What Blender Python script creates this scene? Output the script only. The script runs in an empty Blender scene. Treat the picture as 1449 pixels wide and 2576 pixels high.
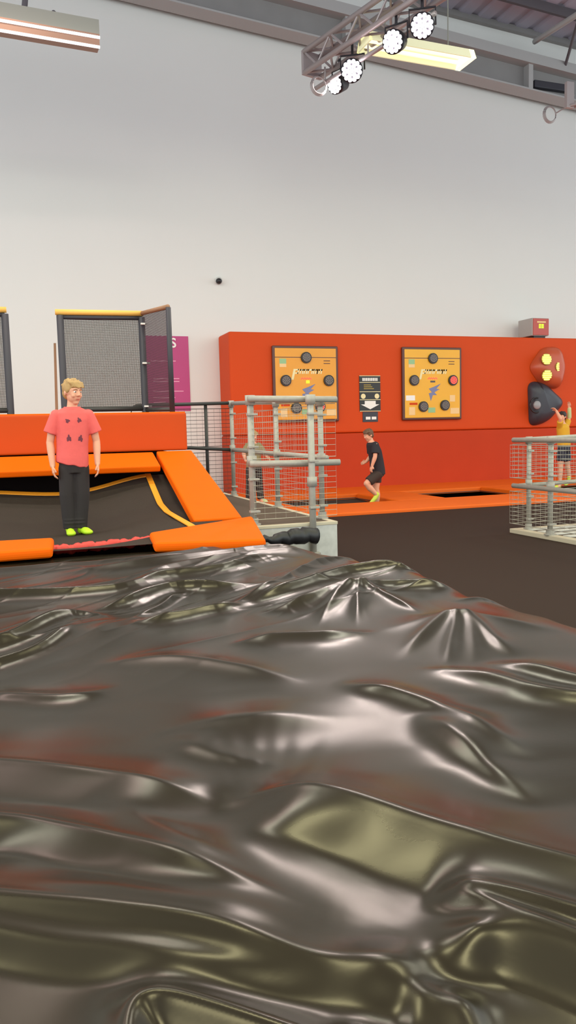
import bpy, bmesh, math, random
import numpy as np
from mathutils import Vector, Matrix, Quaternion
from mathutils.bvhtree import BVHTree
random.seed(7)
S = bpy.context.scene
COL = S.collection
R = math.radians

# ------------------------------------------------------------------ camera
CAM_POS = Vector((0, 0, 1.25)); YAW, PITCH, ROLL, FPX = R(19.295), R(5.88), R(-1.4355), 1936.0
_f = Vector((math.sin(YAW)*math.cos(PITCH), math.cos(YAW)*math.cos(PITCH), -math.sin(PITCH)))
_r = Vector((math.cos(YAW), -math.sin(YAW), 0)); _u = _r.cross(_f)
_r2 = _r*math.cos(ROLL) + _u*math.sin(ROLL); _u2 = -_r*math.sin(ROLL) + _u*math.cos(ROLL)
def ray(x, y): return _f + (x-724.5)/FPX*_r2 - (y-1288)/FPX*_u2
def atz(x, y, z): d = ray(x, y); return CAM_POS + d*((z-CAM_POS.z)/d.z)      # sight line meets a level
def aty(x, y, Y): d = ray(x, y); return CAM_POS + d*((Y-CAM_POS.y)/d.y)      # sight line meets a wall
cd = bpy.data.cameras.new('camera'); cam = bpy.data.objects.new('camera', cd); COL.objects.link(cam)
M = Matrix((_r2, _u2, -_f)).transposed().to_4x4(); M.translation = CAM_POS
cam.matrix_world = M
cd.sensor_fit = 'VERTICAL'; cd.sensor_height = 36; cd.sensor_width = 36*1449/2576
cd.lens = FPX/2576*36; cd.clip_start = .05; cd.clip_end = 200
S.camera = cam

# ------------------------------------------------------------------ materials
def lin(c):
    return tuple(((v/255)/12.92 if v/255 <= .04045 else ((v/255+.055)/1.055)**2.4) for v in c)
def mat(name, rgb, rough=.5, metal=0, emit=None, es=0, spec=.5, noise=0, nscale=30, bump=0, bscale=200, coat=0, stretch=None):
    m = bpy.data.materials.new(name); m.use_nodes = True
    nt = m.node_tree; b = nt.nodes['Principled BSDF']
    col = (*lin(rgb), 1)
    b.inputs['Base Color'].default_value = col; b.inputs['Roughness'].default_value = rough
    b.inputs['Metallic'].default_value = metal; b.inputs['Specular IOR Level'].default_value = spec
    b.inputs['Coat Weight'].default_value = coat
    if emit: b.inputs['Emission Color'].default_value = (*lin(emit), 1); b.inputs['Emission Strength'].default_value = es
    if noise or bump:
        tc = nt.nodes.new('ShaderNodeTexCoord'); src = tc.outputs['Object']
        if stretch:
            mp = nt.nodes.new('ShaderNodeMapping'); mp.inputs['Scale'].default_value = stretch
            nt.links.new(src, mp.inputs['Vector']); src = mp.outputs['Vector']
    if noise:
        n = nt.nodes.new('ShaderNodeTexNoise'); n.inputs['Scale'].default_value = nscale; n.inputs['Detail'].default_value = 4
        nt.links.new(src, n.inputs['Vector'])
        mx = nt.nodes.new('ShaderNodeMix'); mx.data_type = 'RGBA'
        mx.inputs['A'].default_value = tuple(max(0, v*(1-noise)) for v in col[:3])+(1,)
        mx.inputs['B'].default_value = tuple(min(1, v*(1+noise)) for v in col[:3])+(1,)
        nt.links.new(n.outputs['Fac'], mx.inputs['Factor']); nt.links.new(mx.outputs['Result'], b.inputs['Base Color'])
    if bump:
        n2 = nt.nodes.new('ShaderNodeTexNoise'); n2.inputs['Scale'].default_value = bscale; n2.inputs['Detail'].default_value = 3
        nt.links.new(src, n2.inputs['Vector'])
        bp = nt.nodes.new('ShaderNodeBump'); bp.inputs['Strength'].default_value = bump; bp.inputs['Distance'].default_value = .01
        nt.links.new(n2.outputs['Fac'], bp.inputs['Height']); nt.links.new(bp.outputs['Normal'], b.inputs['Normal'])
    return m
def net_mat(name, rgb, step, thread):
    # woven net: opaque threads on an open grid, holes between them
    m = bpy.data.materials.new(name); m.use_nodes = True; nt = m.node_tree
    b = nt.nodes['Principled BSDF']; b.inputs['Base Color'].default_value = (*lin(rgb), 1); b.inputs['Roughness'].default_value = .8
    uv = nt.nodes.new('ShaderNodeUVMap'); sep = nt.nodes.new('ShaderNodeSeparateXYZ'); nt.links.new(uv.outputs['UV'], sep.inputs[0])
    outs = []
    for k in range(2):
        mod = nt.nodes.new('ShaderNodeMath'); mod.operation = 'PINGPONG'; mod.inputs[1].default_value = step/2
        nt.links.new(sep.outputs[k], mod.inputs[0])
        lt = nt.nodes.new('ShaderNodeMath'); lt.operation = 'LESS_THAN'; lt.inputs[1].default_value = thread/2
        nt.links.new(mod.outputs[0], lt.inputs[0]); outs.append(lt)
    mx = nt.nodes.new('ShaderNodeMath'); mx.operation = 'MAXIMUM'
    nt.links.new(outs[0].outputs[0], mx.inputs[0]); nt.links.new(outs[1].outputs[0], mx.inputs[1])
    nt.links.new(mx.outputs[0], b.inputs['Alpha'])
    return m
MT = dict(
    wall=mat('wall_paint', (226, 224, 219), .75, noise=.02, nscale=.6),
    court=mat('court_fabric', (45, 30, 22), .8, spec=.2, noise=.18, nscale=60, bump=.15, bscale=400),
    bed=mat('jump_mat', (82, 70, 62), .85, noise=.25, nscale=90, bump=.2, bscale=500),
    redpad=mat('red_orange_vinyl', (208, 70, 12), .6, spec=.25, noise=.05, nscale=1.2),
    redpad2=mat('red_orange_vinyl_deep', (188, 54, 6), .6, spec=.25, noise=.08, nscale=1.4),  # deeper, more mottled red-orange for the lower wall pad
    floorpad=mat('orange_floor_vinyl', (228, 98, 12), .55, spec=.3, noise=.05, nscale=2, bump=.12, bscale=7),
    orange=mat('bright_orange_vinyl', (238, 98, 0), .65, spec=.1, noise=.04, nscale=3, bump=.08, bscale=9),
    orange_shaded=mat('orange_vinyl_shaded', (198, 72, 4), .55, spec=.25, noise=.04, nscale=3),  # bright orange vinyl with the upright face's shade put into its colour
    trim=mat('amber_webbing', (246, 160, 34), .6, noise=.08, nscale=40),
    redweb=mat('red_webbing', (212, 62, 52), .5, noise=.2, nscale=20),
    steel=mat('galvanised_steel', (166, 160, 150), .5, .15, noise=.15, nscale=25),
    steel2=mat('galvanised_plate', (196, 194, 188), .55, .05, noise=.22, nscale=18),
    wire=mat('weld_mesh_wire', (176, 170, 156), .5, .4),
    voidblack=mat('black_backing', (22, 15, 13), .8, spec=.1),
    darkpost=mat('charcoal_sleeve', (52, 50, 58), .6),
    darktube=mat('dark_tube', (60, 58, 56), .5, .2),
    yellowfoam=mat('yellow_foam', (240, 186, 90), .6, noise=.06, nscale=14),
    brownfoam=mat('brown_sleeve', (150, 108, 78), .6, noise=.1, nscale=14),
    net=net_mat('grey_net', (62, 58, 56), .012, .0052), net2=net_mat('dark_net', (58, 44, 48), .012, .0062),
    magenta=mat('magenta_vinyl', (186, 62, 122), .5, noise=.04, nscale=3),
    white=mat('white_print', (240, 236, 230), .5), cream=mat('cream_print', (238, 222, 168), .5),
    pinkish=mat('pale_pink_print', (236, 160, 190), .5),
    black=mat('black_plastic', (34, 32, 34), .45), sign=mat('sign_black', (38, 34, 32), .4),
    gold=mat('olive_gold_print', (150, 128, 54), .5),
    rim=mat('dark_brown_rim', (92, 50, 38), .4), amber=mat('amber_panel', (232, 156, 36), .38, noise=.06, nscale=2.5),
    amber2=mat('yellow_panel', (238, 174, 34), .38, noise=.05, nscale=2.5),
    lens=mat('smoked_lens', (78, 68, 66), .3), leddull=mat('unlit_led', (140, 128, 118), .4),
    ledred=mat('red_led', (255, 60, 50), .4, emit=(255, 60, 46), es=2.2), ledgreen=mat('green_led', (170, 255, 40), .4, emit=(176, 255, 40), es=1.6),
    ledyellow=mat('yellow_led', (255, 226, 110), .4, emit=(255, 216, 90), es=2.4),
    greenprint=mat('pale_green_print', (150, 190, 140), .5), blueprint=mat('grey_blue_print', (120, 122, 160), .45), palepeach=mat('pale_peach_print', (240, 200, 140), .5),
    domered=mat('red_dome', (190, 84, 50), .38), domeblack=mat('black_dome', (52, 50, 58), .4), domegrey=mat('grey_cap', (150, 146, 148), .4),
    boxgrey=mat('grey_case', (176, 172, 166), .5), boxred=mat('red_case', (186, 78, 66), .4),
    rafter=mat('painted_rafter', (140, 136, 134), .55, noise=.1, nscale=3), raftlight=mat('pale_flange', (172, 170, 168), .5),
    truss=mat('truss_alloy', (176, 164, 162), .45, .3), roof=mat('roof_sheet', (176, 170, 184), .6, noise=.05, nscale=4), brace=mat('roof_brace', (90, 84, 88), .5),
    fixbody=mat('fixture_body', (158, 156, 144), .5), tube=mat('fixture_tube', (255, 255, 250), .3, emit=(244, 250, 255), es=1.3),
    fixlit=mat('fixture_lit_tray', (232, 230, 200), .5, emit=(236, 232, 176), es=.5), tubewarm=mat('fixture_warm_tube', (255, 250, 200), .4, emit=(255, 253, 222), es=1.0),
    spotled=mat('spot_led', (255, 250, 255), .3, emit=(255, 246, 255), es=14), spotbody=mat('spot_body', (40, 36, 42), .45),
    reflector=mat('louvre_metal', (150, 112, 94), .3, .6),
    skin=mat('skin', (226, 164, 134), .55, noise=.05, nscale=30), skinlegs=mat('skin_tanned', (224, 156, 118), .55),
    blond=mat('blond_hair', (176, 140, 88), .6, noise=.3, nscale=70, stretch=(1, 1, .2)), brownhair=mat('brown_hair', (104, 74, 52), .6, noise=.3, nscale=60), darkhair=mat('dark_hair', (48, 34, 32), .6),
    coral=mat('coral_cotton', (228, 98, 94), .85, noise=.06, nscale=25, bump=.3, bscale=22), navy=mat('black_cotton', (40, 36, 42), .85), grey=mat('dark_trousers', (44, 38, 38), .85, bump=.2, bscale=20),
    shorts=mat('dark_shorts', (58, 44, 38), .85), lime=mat('lime_sock', (196, 236, 40), .6), lime2=mat('yellow_green_sock', (206, 216, 76), .65),
    olive=mat('olive_cotton', (140, 128, 88), .85), mustard=mat('mustard_cotton', (214, 160, 40), .85), navyshorts=mat('navy_shorts', (46, 46, 60), .85), palegreen=mat('pale_green_sleeve', (198, 206, 150), .7),
    eye=mat('eye_white', (232, 226, 220), .3), iris=mat('iris', (60, 52, 46), .3), lip=mat('lips', (190, 96, 86), .5), brow=mat('brow', (150, 110, 74), .7),
    motif=mat('shirt_print', (112, 50, 64), .8), deck=mat('deck_mesh_grip', (84, 68, 54), .85, noise=.25, nscale=80),
    edge=mat('pale_edge_trim', (196, 184, 160), .5), camwhite=mat('camera_housing', (210, 208, 202), .4),
)

# ------------------------------------------------------------------ helpers
def setp(o, label=None, cat=None, group=None, kind=None):
    if label: o['label'] = label
    if cat: o['category'] = cat
    if group: o['group'] = group
    if kind: o['kind'] = kind
    return o
def thing(name, loc, label, cat, group=None):
    o = bpy.data.objects.new(name, None); o.location = loc; o.empty_display_size = .1; COL.objects.link(o)
    return setp(o, label, cat, group)
def root_loc(o):
    v = Vector((0, 0, 0))
    while o is not None: v += o.location; o = o.parent
    return v
def link(name, me, mt, parent=None, smooth=False):
    if mt is not None:
        for m in (mt if isinstance(mt, (list, tuple)) else [mt]): me.materials.append(m)
    if smooth: me.polygons.foreach_set('use_smooth', [True]*len(me.polygons))
    o = bpy.data.objects.new(name, me); COL.objects.link(o)
    if parent is not None:
        me.transform(Matrix.Translation(-root_loc(parent))); o.parent = parent
    return o
def obj(name, bm, mt, parent=None, smooth=False):
    bmesh.ops.recalc_face_normals(bm, faces=bm.faces)
    me = bpy.data.meshes.new(name); bm.to_mesh(me); bm.free()
    return link(name, me, mt, parent, smooth)
def new(): return bmesh.new()
def box(bm, a, b, bev=0, seg=2, mtx=None):
    c = [(a[i]+b[i])/2 for i in range(3)]; s = [abs(b[i]-a[i]) for i in range(3)]
    T = Matrix.Translation(c) @ Matrix.Diagonal((*s, 1))
    if mtx is not None: T = mtx @ T
    g = bmesh.ops.create_cube(bm, size=1, matrix=T)['verts']
    if bev: bmesh.ops.bevel(bm, geom=list({e for v in g for e in v.link_edges}), offset=bev, segments=seg, profile=.6, affect='EDGES')
    return bm
def hexa(bm, top, bottom, bev=0, seg=3):
    # slab from four top and four bottom corners (same order round)
    v = [bm.verts.new(p) for p in list(top)+list(bottom)]
    fs = [(0, 1, 2, 3), (7, 6, 5, 4)]+[(i, 4+i, 4+(i+1) % 4, (i+1) % 4) for i in range(4)]
    for f in fs: bm.faces.new([v[i] for i in f])
    if bev: bmesh.ops.bevel(bm, geom=list({e for q in v for e in q.link_edges}), offset=bev, segments=seg, profile=.6, affect='EDGES')
    return bm
def tube(bm, pts, r, n=10, cap=True):
    pts = [Vector(p) for p in pts]; rings = []
    rr = r if isinstance(r, (list, tuple)) else [r]*len(pts)
    for i, p in enumerate(pts):
        t = (pts[min(i+1, len(pts)-1)]-pts[max(i-1, 0)]).normalized()
        a = t.cross(Vector((0, 0, 1)) if abs(t.z) < .95 else Vector((1, 0, 0))).normalized(); b = t.cross(a)
        rings.append([bm.verts.new(p+a*(rr[i]*math.cos(2*math.pi*k/n))+b*(rr[i]*math.sin(2*math.pi*k/n))) for k in range(n)])
    for A, B in zip(rings, rings[1:]):
        for k in range(n): bm.faces.new((A[k], A[(k+1) % n], B[(k+1) % n], B[k]))
    if cap: bm.faces.new(rings[0][::-1]); bm.faces.new(rings[-1])
    return bm
def disc(bm, c, r, d, ax=Vector((0, -1, 0)), n=24, r2=None):
    # short cylinder with its face at c + d*ax
    c = Vector(c); ax = Vector(ax).normalized()
    tube(bm, [c, c+ax*d], [r, r if r2 is None else r2], n); return bm
def sphere(bm, c, rad, rot=None, u=16, v=10):
    rad = rad if isinstance(rad, (list, tuple)) else (rad,)*3
    T = Matrix.Translation(c) @ (rot.to_4x4() if rot is not None else Matrix()) @ Matrix.Diagonal((*rad, 1))
    bmesh.ops.create_uvsphere(bm, u_segments=u, v_segments=v, radius=1, matrix=T); return bm
def limb(bm, p0, r0, p1, r1, n=14):
    p0, p1 = Vector(p0), Vector(p1); k = 6
    tube(bm, [p0.lerp(p1, i/k) for i in range(k+1)], [r0+(r1-r0)*i/k for i in range(k+1)], n)
    sphere(bm, p0, r0); sphere(bm, p1, r1)
def loft(bm, rings, n=28):
    # closed body through elliptical rings (centre, rx, ry[, yaw])
    L = []
    for q in rings:
        c = Vector(q[0]); yw = q[3] if len(q) > 3 else 0
        L.append([bm.verts.new(c+Vector((math.cos(yw)*q[1]*math.cos(t)-math.sin(yw)*q[2]*math.sin(t), math.sin(yw)*q[1]*math.cos(t)+math.cos(yw)*q[2]*math.sin(t), 0))) for t in [2*math.pi*i/n for i in range(n)]])
    for A, B in zip(L, L[1:]):
        for k in range(n): bm.faces.new((A[k], A[(k+1) % n], B[(k+1) % n], B[k]))
    bm.faces.new(L[0][::-1]); bm.faces.new(L[-1])
def blend(name, bm, mt, parent, voxel, it=6, mtx=None):
    # grow all the overlapping volumes into one continuous skin
    bmesh.ops.recalc_face_normals(bm, faces=bm.faces)
    if mtx is not None: bmesh.ops.transform(bm, matrix=mtx, verts=bm.verts)
    me = bpy.data.meshes.new('tmp'); bm.to_mesh(me); bm.free()
    t = bpy.data.objects.new('tmp', me); COL.objects.link(t)
    m = t.modifiers.new('r', 'REMESH'); m.mode = 'VOXEL'; m.voxel_size = voxel
    m = t.modifiers.new('s', 'SMOOTH'); m.iterations = it; m.factor = .5
    dg = bpy.context.evaluated_depsgraph_get(); dg.update()
    me2 = bpy.data.meshes.new_from_object(t.evaluated_get(dg)); me2.name = name
    bpy.data.objects.remove(t); bpy.data.meshes.remove(me)
    return link(name, me2, mt, parent, True)

# ------------------------------------------------------------------ the hall
YW, YP, YF = 16.1, 15.25, 10.43       # white wall, face of the padded wall, front edge of the pad field
def struct(name, bm, m, smooth=False):
    return setp(obj(name, bm, m, None, smooth), kind='structure')
bm = new()
for x0, x1, y0, y1, z in ((-14, 24, -8, YF+.04, 0), (-14, 24, YF+.04, YW, -.55)):
    v = [bm.verts.new(p) for p in ((x0, y0, z), (x1, y0, z), (x1, y1, z), (x0, y1, z))]; bm.faces.new(v)
v = [bm.verts.new(p) for p in ((-14, YF+.04, 0), (24, YF+.04, 0), (24, YF+.04, -.55), (-14, YF+.04, -.55))]; bm.faces.new(v)
struct('floor', bm, MT['court'])
struct('wall_far', box(new(), (-14, YW, -.55), (24, YW+.2, 14)), MT['wall'])
SL = -.066                            # fall of the roof, metres per metre to the right
def roofz(x): return 10.62+SL*(x-9.4)
bm = new()
n = 76
for i in range(n):                    # trapezoidal roof sheeting, ribs running down the slope's length
    x0 = -14+38*i/n; x1 = -14+38*(i+1)/n; dx = (x1-x0)
    pr = [(x0, 0), (x0+dx*.55, 0), (x0+dx*.65, .05), (x0+dx*.9, .05), (x1, 0)]
    for (xa, za), (xb, zb) in zip(pr, pr[1:]):
        bm.faces.new([bm.verts.new(p) for p in ((xa, -8, roofz(xa)+za), (xb, -8, roofz(xb)+zb), (xb, YW, roofz(xb)+zb), (xa, YW, roofz(xa)+za))])
struct('ceiling', bm, MT['roof'])

def sloped(bm, x0, x1, y0, y1, za, zb, zc=None):
    # bar running along the roof fall: za/zb = lower/upper offset from the rafter line
    bx = lambda x, y, o: (x, y, RZ(x)+o)
    hexa(bm, [bx(x0, y0, zb), bx(x1, y0, zb), bx(x1, y1, zb), bx(x0, y1, zb)], [bx(x0, y0, za), bx(x1, y0, za), bx(x1, y1, za), bx(x0, y1, za)])
def RZ(x): return 9.616-.0797*(x-2.92)
t = thing('roof_rafter', (8, 15.75, RZ(8)), 'long sloping grey steel I-beam high across the white wall', 'beam')
bm = new(); sloped(bm, -6, 16.5, 15.55, 15.95, 0, .035); obj('bottom_flange', bm, MT['raftlight'], t)
bm = new(); sloped(bm, -6, 16.5, 15.75, 15.775, .035, .56); obj('web', bm, MT['rafter'], t)
bm = new(); sloped(bm, -6, 16.5, 15.5, 15.95, .56, .78); obj('top_flange', bm, MT['raftlight'], t)
for x in (11.6, 7.05, 3.0, 14.6):
    bm = new(); box(bm, (x-.06, 15.56, RZ(x)+.035), (x+.06, 15.75, RZ(x)+.57)); obj('stiffener', bm, MT['raftlight'], t)
bm = new()
box(bm, (11.75, 15.62, RZ(12.2)+.16), (12.75, 15.74, RZ(12.2)+.32), .02); obj('cable_duct', bm, MT['darkpost'], t)
t = thing('eaves_rail', (10, 16.02, 10.55), 'pale rail along the top of the white wall under the roof', 'rail')
bm = new(); hexa(bm, [(6, 15.98, roofz(6)+.03), (15.5, 15.98, roofz(15.5)+.03), (15.5, 16.1, roofz(15.5)+.03), (6, 16.1, roofz(6)+.03)], [(6, 15.98, roofz(6)-.1), (15.5, 15.98, roofz(15.5)-.1), (15.5, 16.1, roofz(15.5)-.1), (6, 16.1, roofz(6)-.1)]); obj('rail', bm, MT['rafter'], t)
# purlins and braces at the right
for (lab, y, w, m) in (('pale purlin under the roof sheets in the top right corner', 13.3, .09, 'raftlight'), ('grey purlin under the roof sheets nearest the far wall', 14.9, .07, 'brace')):
    bm = new(); hexa(bm, [(8, y, roofz(8)-.005), (16, y, roofz(16)-.005), (16, y+w, roofz(16)-.005), (8, y+w, roofz(8)-.005)], [(8, y, roofz(8)-.2), (16, y, roofz(16)-.2), (16, y+w, roofz(16)-.2), (8, y+w, roofz(8)-.2)])
    setp(obj('purlin', bm, MT[m]), lab, 'beam', 'purlins under the roof')
bm = new(); tube(bm, [aty(1345, 105, 15.7), aty(1470, 25, 13.4)], .06, 8)
setp(obj('roof_brace', bm, MT['raftlight']), 'pale tubular brace slanting from the wall up to the roof at right', 'brace')
bm = new(); tube(bm, [aty(1420, 172, 15.6), aty(1452, 60, 14.6)], .035, 8)
setp(obj('tie_rod', bm, MT['brace']), 'thin dark tie rod beside the pale roof brace at the right edge', 'rod')

# ------------------------------------------------------------------ strip lights
def at7(x, y, z): return atz(x, y, z)
# left fitting, seen from the side: grey trunk with two bare tubes under a metal louvre
zL = 7.1
a, b = Vector((1.49, 12.2, zL)), Vector((-1.6, 12.0, zL))
t = thing('strip_light', a.lerp(b, .5), 'grey strip light with two white tubes hanging at top left', 'ceiling light')
d = (b-a).normalized(); nrm = Vector((-d.y, d.x, 0)); 
def prism(bm, a, b, prof):
    # section (across, up) pulled from a to b
    A = [bm.verts.new(a+nrm*p[0]+Vector((0, 0, p[1]))) for p in prof]; B = [bm.verts.new(b+nrm*p[0]+Vector((0, 0, p[1]))) for p in prof]
    k = len(prof)
    for i in range(k): bm.faces.new((A[i], A[(i+1) % k], B[(i+1) % k], B[i]))
    bm.faces.new(A[::-1]); bm.faces.new(B)
bm = new(); prism(bm, a, b, [(-.13, .0), (.13, .0), (.13, .2), (-.13, .2)]); obj('housing', bm, MT['fixbody'], t)
bm = new(); prism(bm, a+Vector((0, 0, -.09)), b+Vector((0, 0, -.09)), [(-.1, -.07), (.1, -.07), (.13, .09), (-.13, .09)]); obj('louvre', bm, MT['reflector'], t)
for s, zt in ((.145, -.055), (.105, -.17)):
    bm = new(); tube(bm, [a+nrm*s+Vector((0, 0, zt)), b+nrm*s+Vector((0, 0, zt))], .02, 10); obj('tube', bm, MT['tube'], t, True)
p0 = a.lerp(b, .33)+Vector((0, 0, .2))
for dx, w, m in ((.18, .04, 'brace'), (-.12, .012, 'fixbody')):
    bm = new(); tube(bm, [p0, p0+Vector((dx*2.2, 0, 3.0))], w, 8); obj('hanger', bm, MT[m], t)
bm = new(); sphere(bm, a.lerp(b, .2)+Vector((0, -.05, .22)), .035); obj('cable_gland', bm, MT['brace'], t)
# right fitting, its lit underside showing
zR = 7.3
q = [atz(925, 97, zR), atz(1195, 150, zR), atz(1160, 175, zR), atz(905, 135, zR)]
a, b = (q[0]+q[3])/2, (q[1]+q[2])/2
d = (b-a).normalized(); nrm = Vector((-d.y, d.x, 0)); W = (q[3]-q[0]).length/2
t = thing('strip_light', a.lerp(b, .5), 'lit yellowish strip light tray hanging at top right beside the stage spotlights', 'ceiling light')
bm = new(); prism(bm, a, b, [(-W, .0), (-W*.7, .16), (W*.7, .16), (W, .0), (W*.9, .0), (W*.64, .12), (-W*.64, .12), (-W*.9, 0)]); obj('reflector_tray', bm, MT['fixlit'], t)
for s in (-.36, .36):
    bm = new(); tube(bm, [a.lerp(b, .03)+nrm*(W*s)+Vector((0, 0, .05)), a.lerp(b, .97)+nrm*(W*s)+Vector((0, 0, .05))], .03, 10); obj('tube', bm, MT['tubewarm'], t, True)
bm = new(); prism(bm, b-d*.1, b, [(-W, 0), (W, 0), (W*.7, .16), (-W*.7, .16)]); obj('end_cap', bm, MT['tubewarm'], t)
bm = new(); prism(bm, a, a+d*.03, [(-W, 0), (W, 0), (W*.7, .16), (-W*.7, .16)]); obj('end_cap', bm, MT['fixlit'], t)
for k in (.2, .8):
    bm = new(); tube(bm, [a.lerp(b, k)+Vector((0, 0, .16)), a.lerp(b, k)+Vector((0, 0, 3.0))], .01, 6); obj('hanger', bm, MT['fixbody'], t)

# ------------------------------------------------------------------ lighting truss and stage spotlights
A, B = Vector((5.2, 13.0, 7.55)), Vector((5.98, 10.2, 7.55)); d = (B-A).normalized(); s = Vector((-d.y, d.x, 0)); h = .17
t = thing('lighting_truss', A, 'grey square lighting truss reaching in from the top edge with spotlights under it', 'truss')
B2 = B + d*2.5
for i, j in ((-1, -1), (-1, 1), (1, -1), (1, 1)):
    off = s*(h*i)+Vector((0, 0, h*j)); bm = new(); tube(bm, [A+off, B2+off], .046, 10); obj('chord', bm, MT['truss'], t, True)
L = (B2-A).length; k = int(L/.34)
for i in range(k):
    p, q2 = A+d*(L*i/k), A+d*(L*(i+1)/k); sg = 1 if i % 2 else -1
    bm = new()
    for j in (-1, 1):
        tube(bm, [p+s*(h*j)+Vector((0, 0, -h*sg)), q2+s*(h*j)+Vector((0, 0, h*sg))], .02, 6)
        tube(bm, [p+s*(h*sg)+Vector((0, 0, h*j)), q2-s*(h*sg)+Vector((0, 0, h*j))], .02, 6)
    obj('lacing', bm, MT['truss'], t)
bm = new(); box(bm, (-.2, -.03, -.2), (.2, .03, .2), .01, mtx=Matrix.Translation(A-d*.02) @ Matrix.Rotation(math.atan2(s.y, s.x), 4, 'Z')); obj('end_plate', bm, MT['truss'], t)
bm = new(); tube(bm, [A+Vector((0, 0, -.42)), B+Vector((0, 0, -.42))], .035, 10); obj('hanging_bar', bm, MT['truss'], t, True)
for q2 in (.12, .5, .9):
    bm = new(); p = A.lerp(B, q2); tube(bm, [p+Vector((0, 0, -.42)), p+Vector((0, 0, -h))], .014, 6); obj('strop', bm, MT['truss'], t)
SPOTS = []
def spotlight(px, py, z, rad, aim, label):
    c = atz(px, py, z); ax = Vector(aim).normalized()
    t = thing('stage_spotlight', c, label, 'spotlight', 'stage spotlights on the truss')
    bm = new(); tube(bm, [c-ax*.30, c-ax*.26, c-ax*.08, c], [rad*.55, rad*.85, rad*1.08, rad*1.12], 20); obj('body', bm, MT['spotbody'], t, True)
    u = ax.cross(Vector((0, 0, 1))).normalized(); v = u.cross(ax)
    spots = [(0, 0)]+[(.42*math.cos(2*math.pi*i/6), .42*math.sin(2*math.pi*i/6)) for i in range(6)]+[(.82*math.cos(2*math.pi*(i+.5)/12), .82*math.sin(2*math.pi*(i+.5)/12)) for i in range(12)]
    bm = new()
    for x, y in spots: disc(bm, c+u*(x*rad)+v*(y*rad), rad*.2, .012, ax, 10)
    obj('led_cluster', bm, MT['spotled'], t); SPOTS.append((c+ax*.03, ax, rad))
    bm = new(); yk = [c-ax*.14+u*(rad*1.2), c-ax*.14+u*(rad*1.2)+Vector((0, 0, .24)), c-ax*.14-u*(rad*1.2)+Vector((0, 0, .24)), c-ax*.14-u*(rad*1.2)]
    tube(bm, yk, .016, 8); tube(bm, [c-ax*.14+Vector((0, 0, .24)), c-ax*.14+Vector((0, 0, .4))], .022, 8); obj('yoke', bm, MT['spotbody'], t)
    return t
toc = Vector((0, 0, 1.25))
spotlight(1062, 65, 6.95, .155, (-.5, -.85, -.45), 'round lit spotlight highest on the truss, nearest the top edge')
spotlight(988, 105, 6.95, .15, (-.95, -.75, -.5), 'lit spotlight turned left in front of the yellowish strip light')
spotlight(885, 178, 7.0, .16, (-.5, -.85, -.45), 'round lit spotlight second from the wall end of the truss')
spotlight(842, 213, 7.05, .135, (-1.0, -.5, -.45), 'lit spotlight lowest on the truss, beside a hanging cable coil')
def coil(px, py, z, label, r=.12):
    c = atz(px, py, z); bm = new()
    for k in range(3):
        tube(bm, [c+Vector((math.cos(t)*(r+.012*k), .015*k, math.sin(t)*(r*1.1+.01*k))) for t in [2*math.pi*i/22 for i in range(23)]], .011, 6)
    tube(bm, [c+Vector((r, 0, .03)), c+Vector((r+.22, -.1, .16)), c+Vector((r+.3, -.15, .34))], .012, 6)
    return setp(obj('cable_coil', bm, MT['truss'], None, True), label, 'cable', 'cable coils hung from the lighting trusses')
coil(803, 215, 7.03, 'grey cable coil hanging from the end of the lighting truss')
coil(1385, 287, 7.1, 'grey cable coil hanging at the right edge below the beam')
t = thing('truss_bracket', atz(1432, 250, 7.25), 'grey truss end bracket at the right edge below the sloping beam', 'bracket')
c = atz(1432, 250, 7.25)
bm = new()
for j in (0, 1): tube(bm, [c+Vector((-.02+.12*j, 0, -.12)), c+Vector((.9, -1.2, -.1+.3*j))], .03, 8)
obj('arm', bm, MT['truss'], t)
bm = new(); box(bm, c+Vector((-.08, -.04, -.16)), c+Vector((.08, .04, .3)), .01); obj('plate', bm, MT['truss'], t)

# ------------------------------------------------------------------ wall things
c = aty(552, 707, YW-.09)
t = thing('security_camera', (c.x, YW, c.z), 'small dark camera on the bare white wall', 'camera')
bm = new(); disc(bm, (c.x, YW, c.z+.02), .075, .05); obj('base', bm, MT['camwhite'], t, True)
bm = new(); sphere(bm, (c.x-.01, YW-.08, c.z), (.065, .07, .06)); obj('lens_dome', bm, MT['black'], t, True)
# magenta banner
t = thing('wall_banner', (3.05, YW, 1.77), 'magenta rules banner on the white wall behind the dark net', 'banner')
box_ = lambda x0, x1, z0, z1, y0, y1: box(new(), (x0, y0, z0), (x1, y1, z1))
obj('sheet', box(new(), (2.58, YW-.02, 1.76), (3.52, YW, 3.3)), MT['magenta'], t)
def text(body, size, loc, m, parent, name, ext=.004, bold=True, rx=90):
    cu = bpy.data.curves.new('t', 'FONT'); cu.body = body; cu.size = size; cu.extrude = ext; cu.align_x = 'CENTER'; cu.align_y = 'CENTER'
    if bold: cu.offset = size*.02
    o = bpy.data.objects.new('t', cu); COL.objects.link(o)
    dg = bpy.context.evaluated_depsgraph_get(); dg.update()
    me = bpy.data.meshes.new_from_object(o.evaluated_get(dg)); bpy.data.objects.remove(o)
    me.transform(Matrix.Translation(loc) @ Matrix.Rotation(R(rx), 4, 'X')); me.name = name
    return link(name, me, m, parent)
text('S', .27, (3.2, YW-.03, 3.15), MT['white'], t, 'letter')
for x0, x1, z in ((2.72, 3.24, 2.78), (2.76, 3.3, 2.42), (2.76, 3.3, 2.36), (2.74, 3.38, 2.16), (2.74, 3.2, 2.03), (2.74, 3.0, 1.93)):
    obj('text_line', box(new(), (x0, YW-.026, z), (x1, YW-.02, z+.018)), MT['pinkish'], t)

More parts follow.
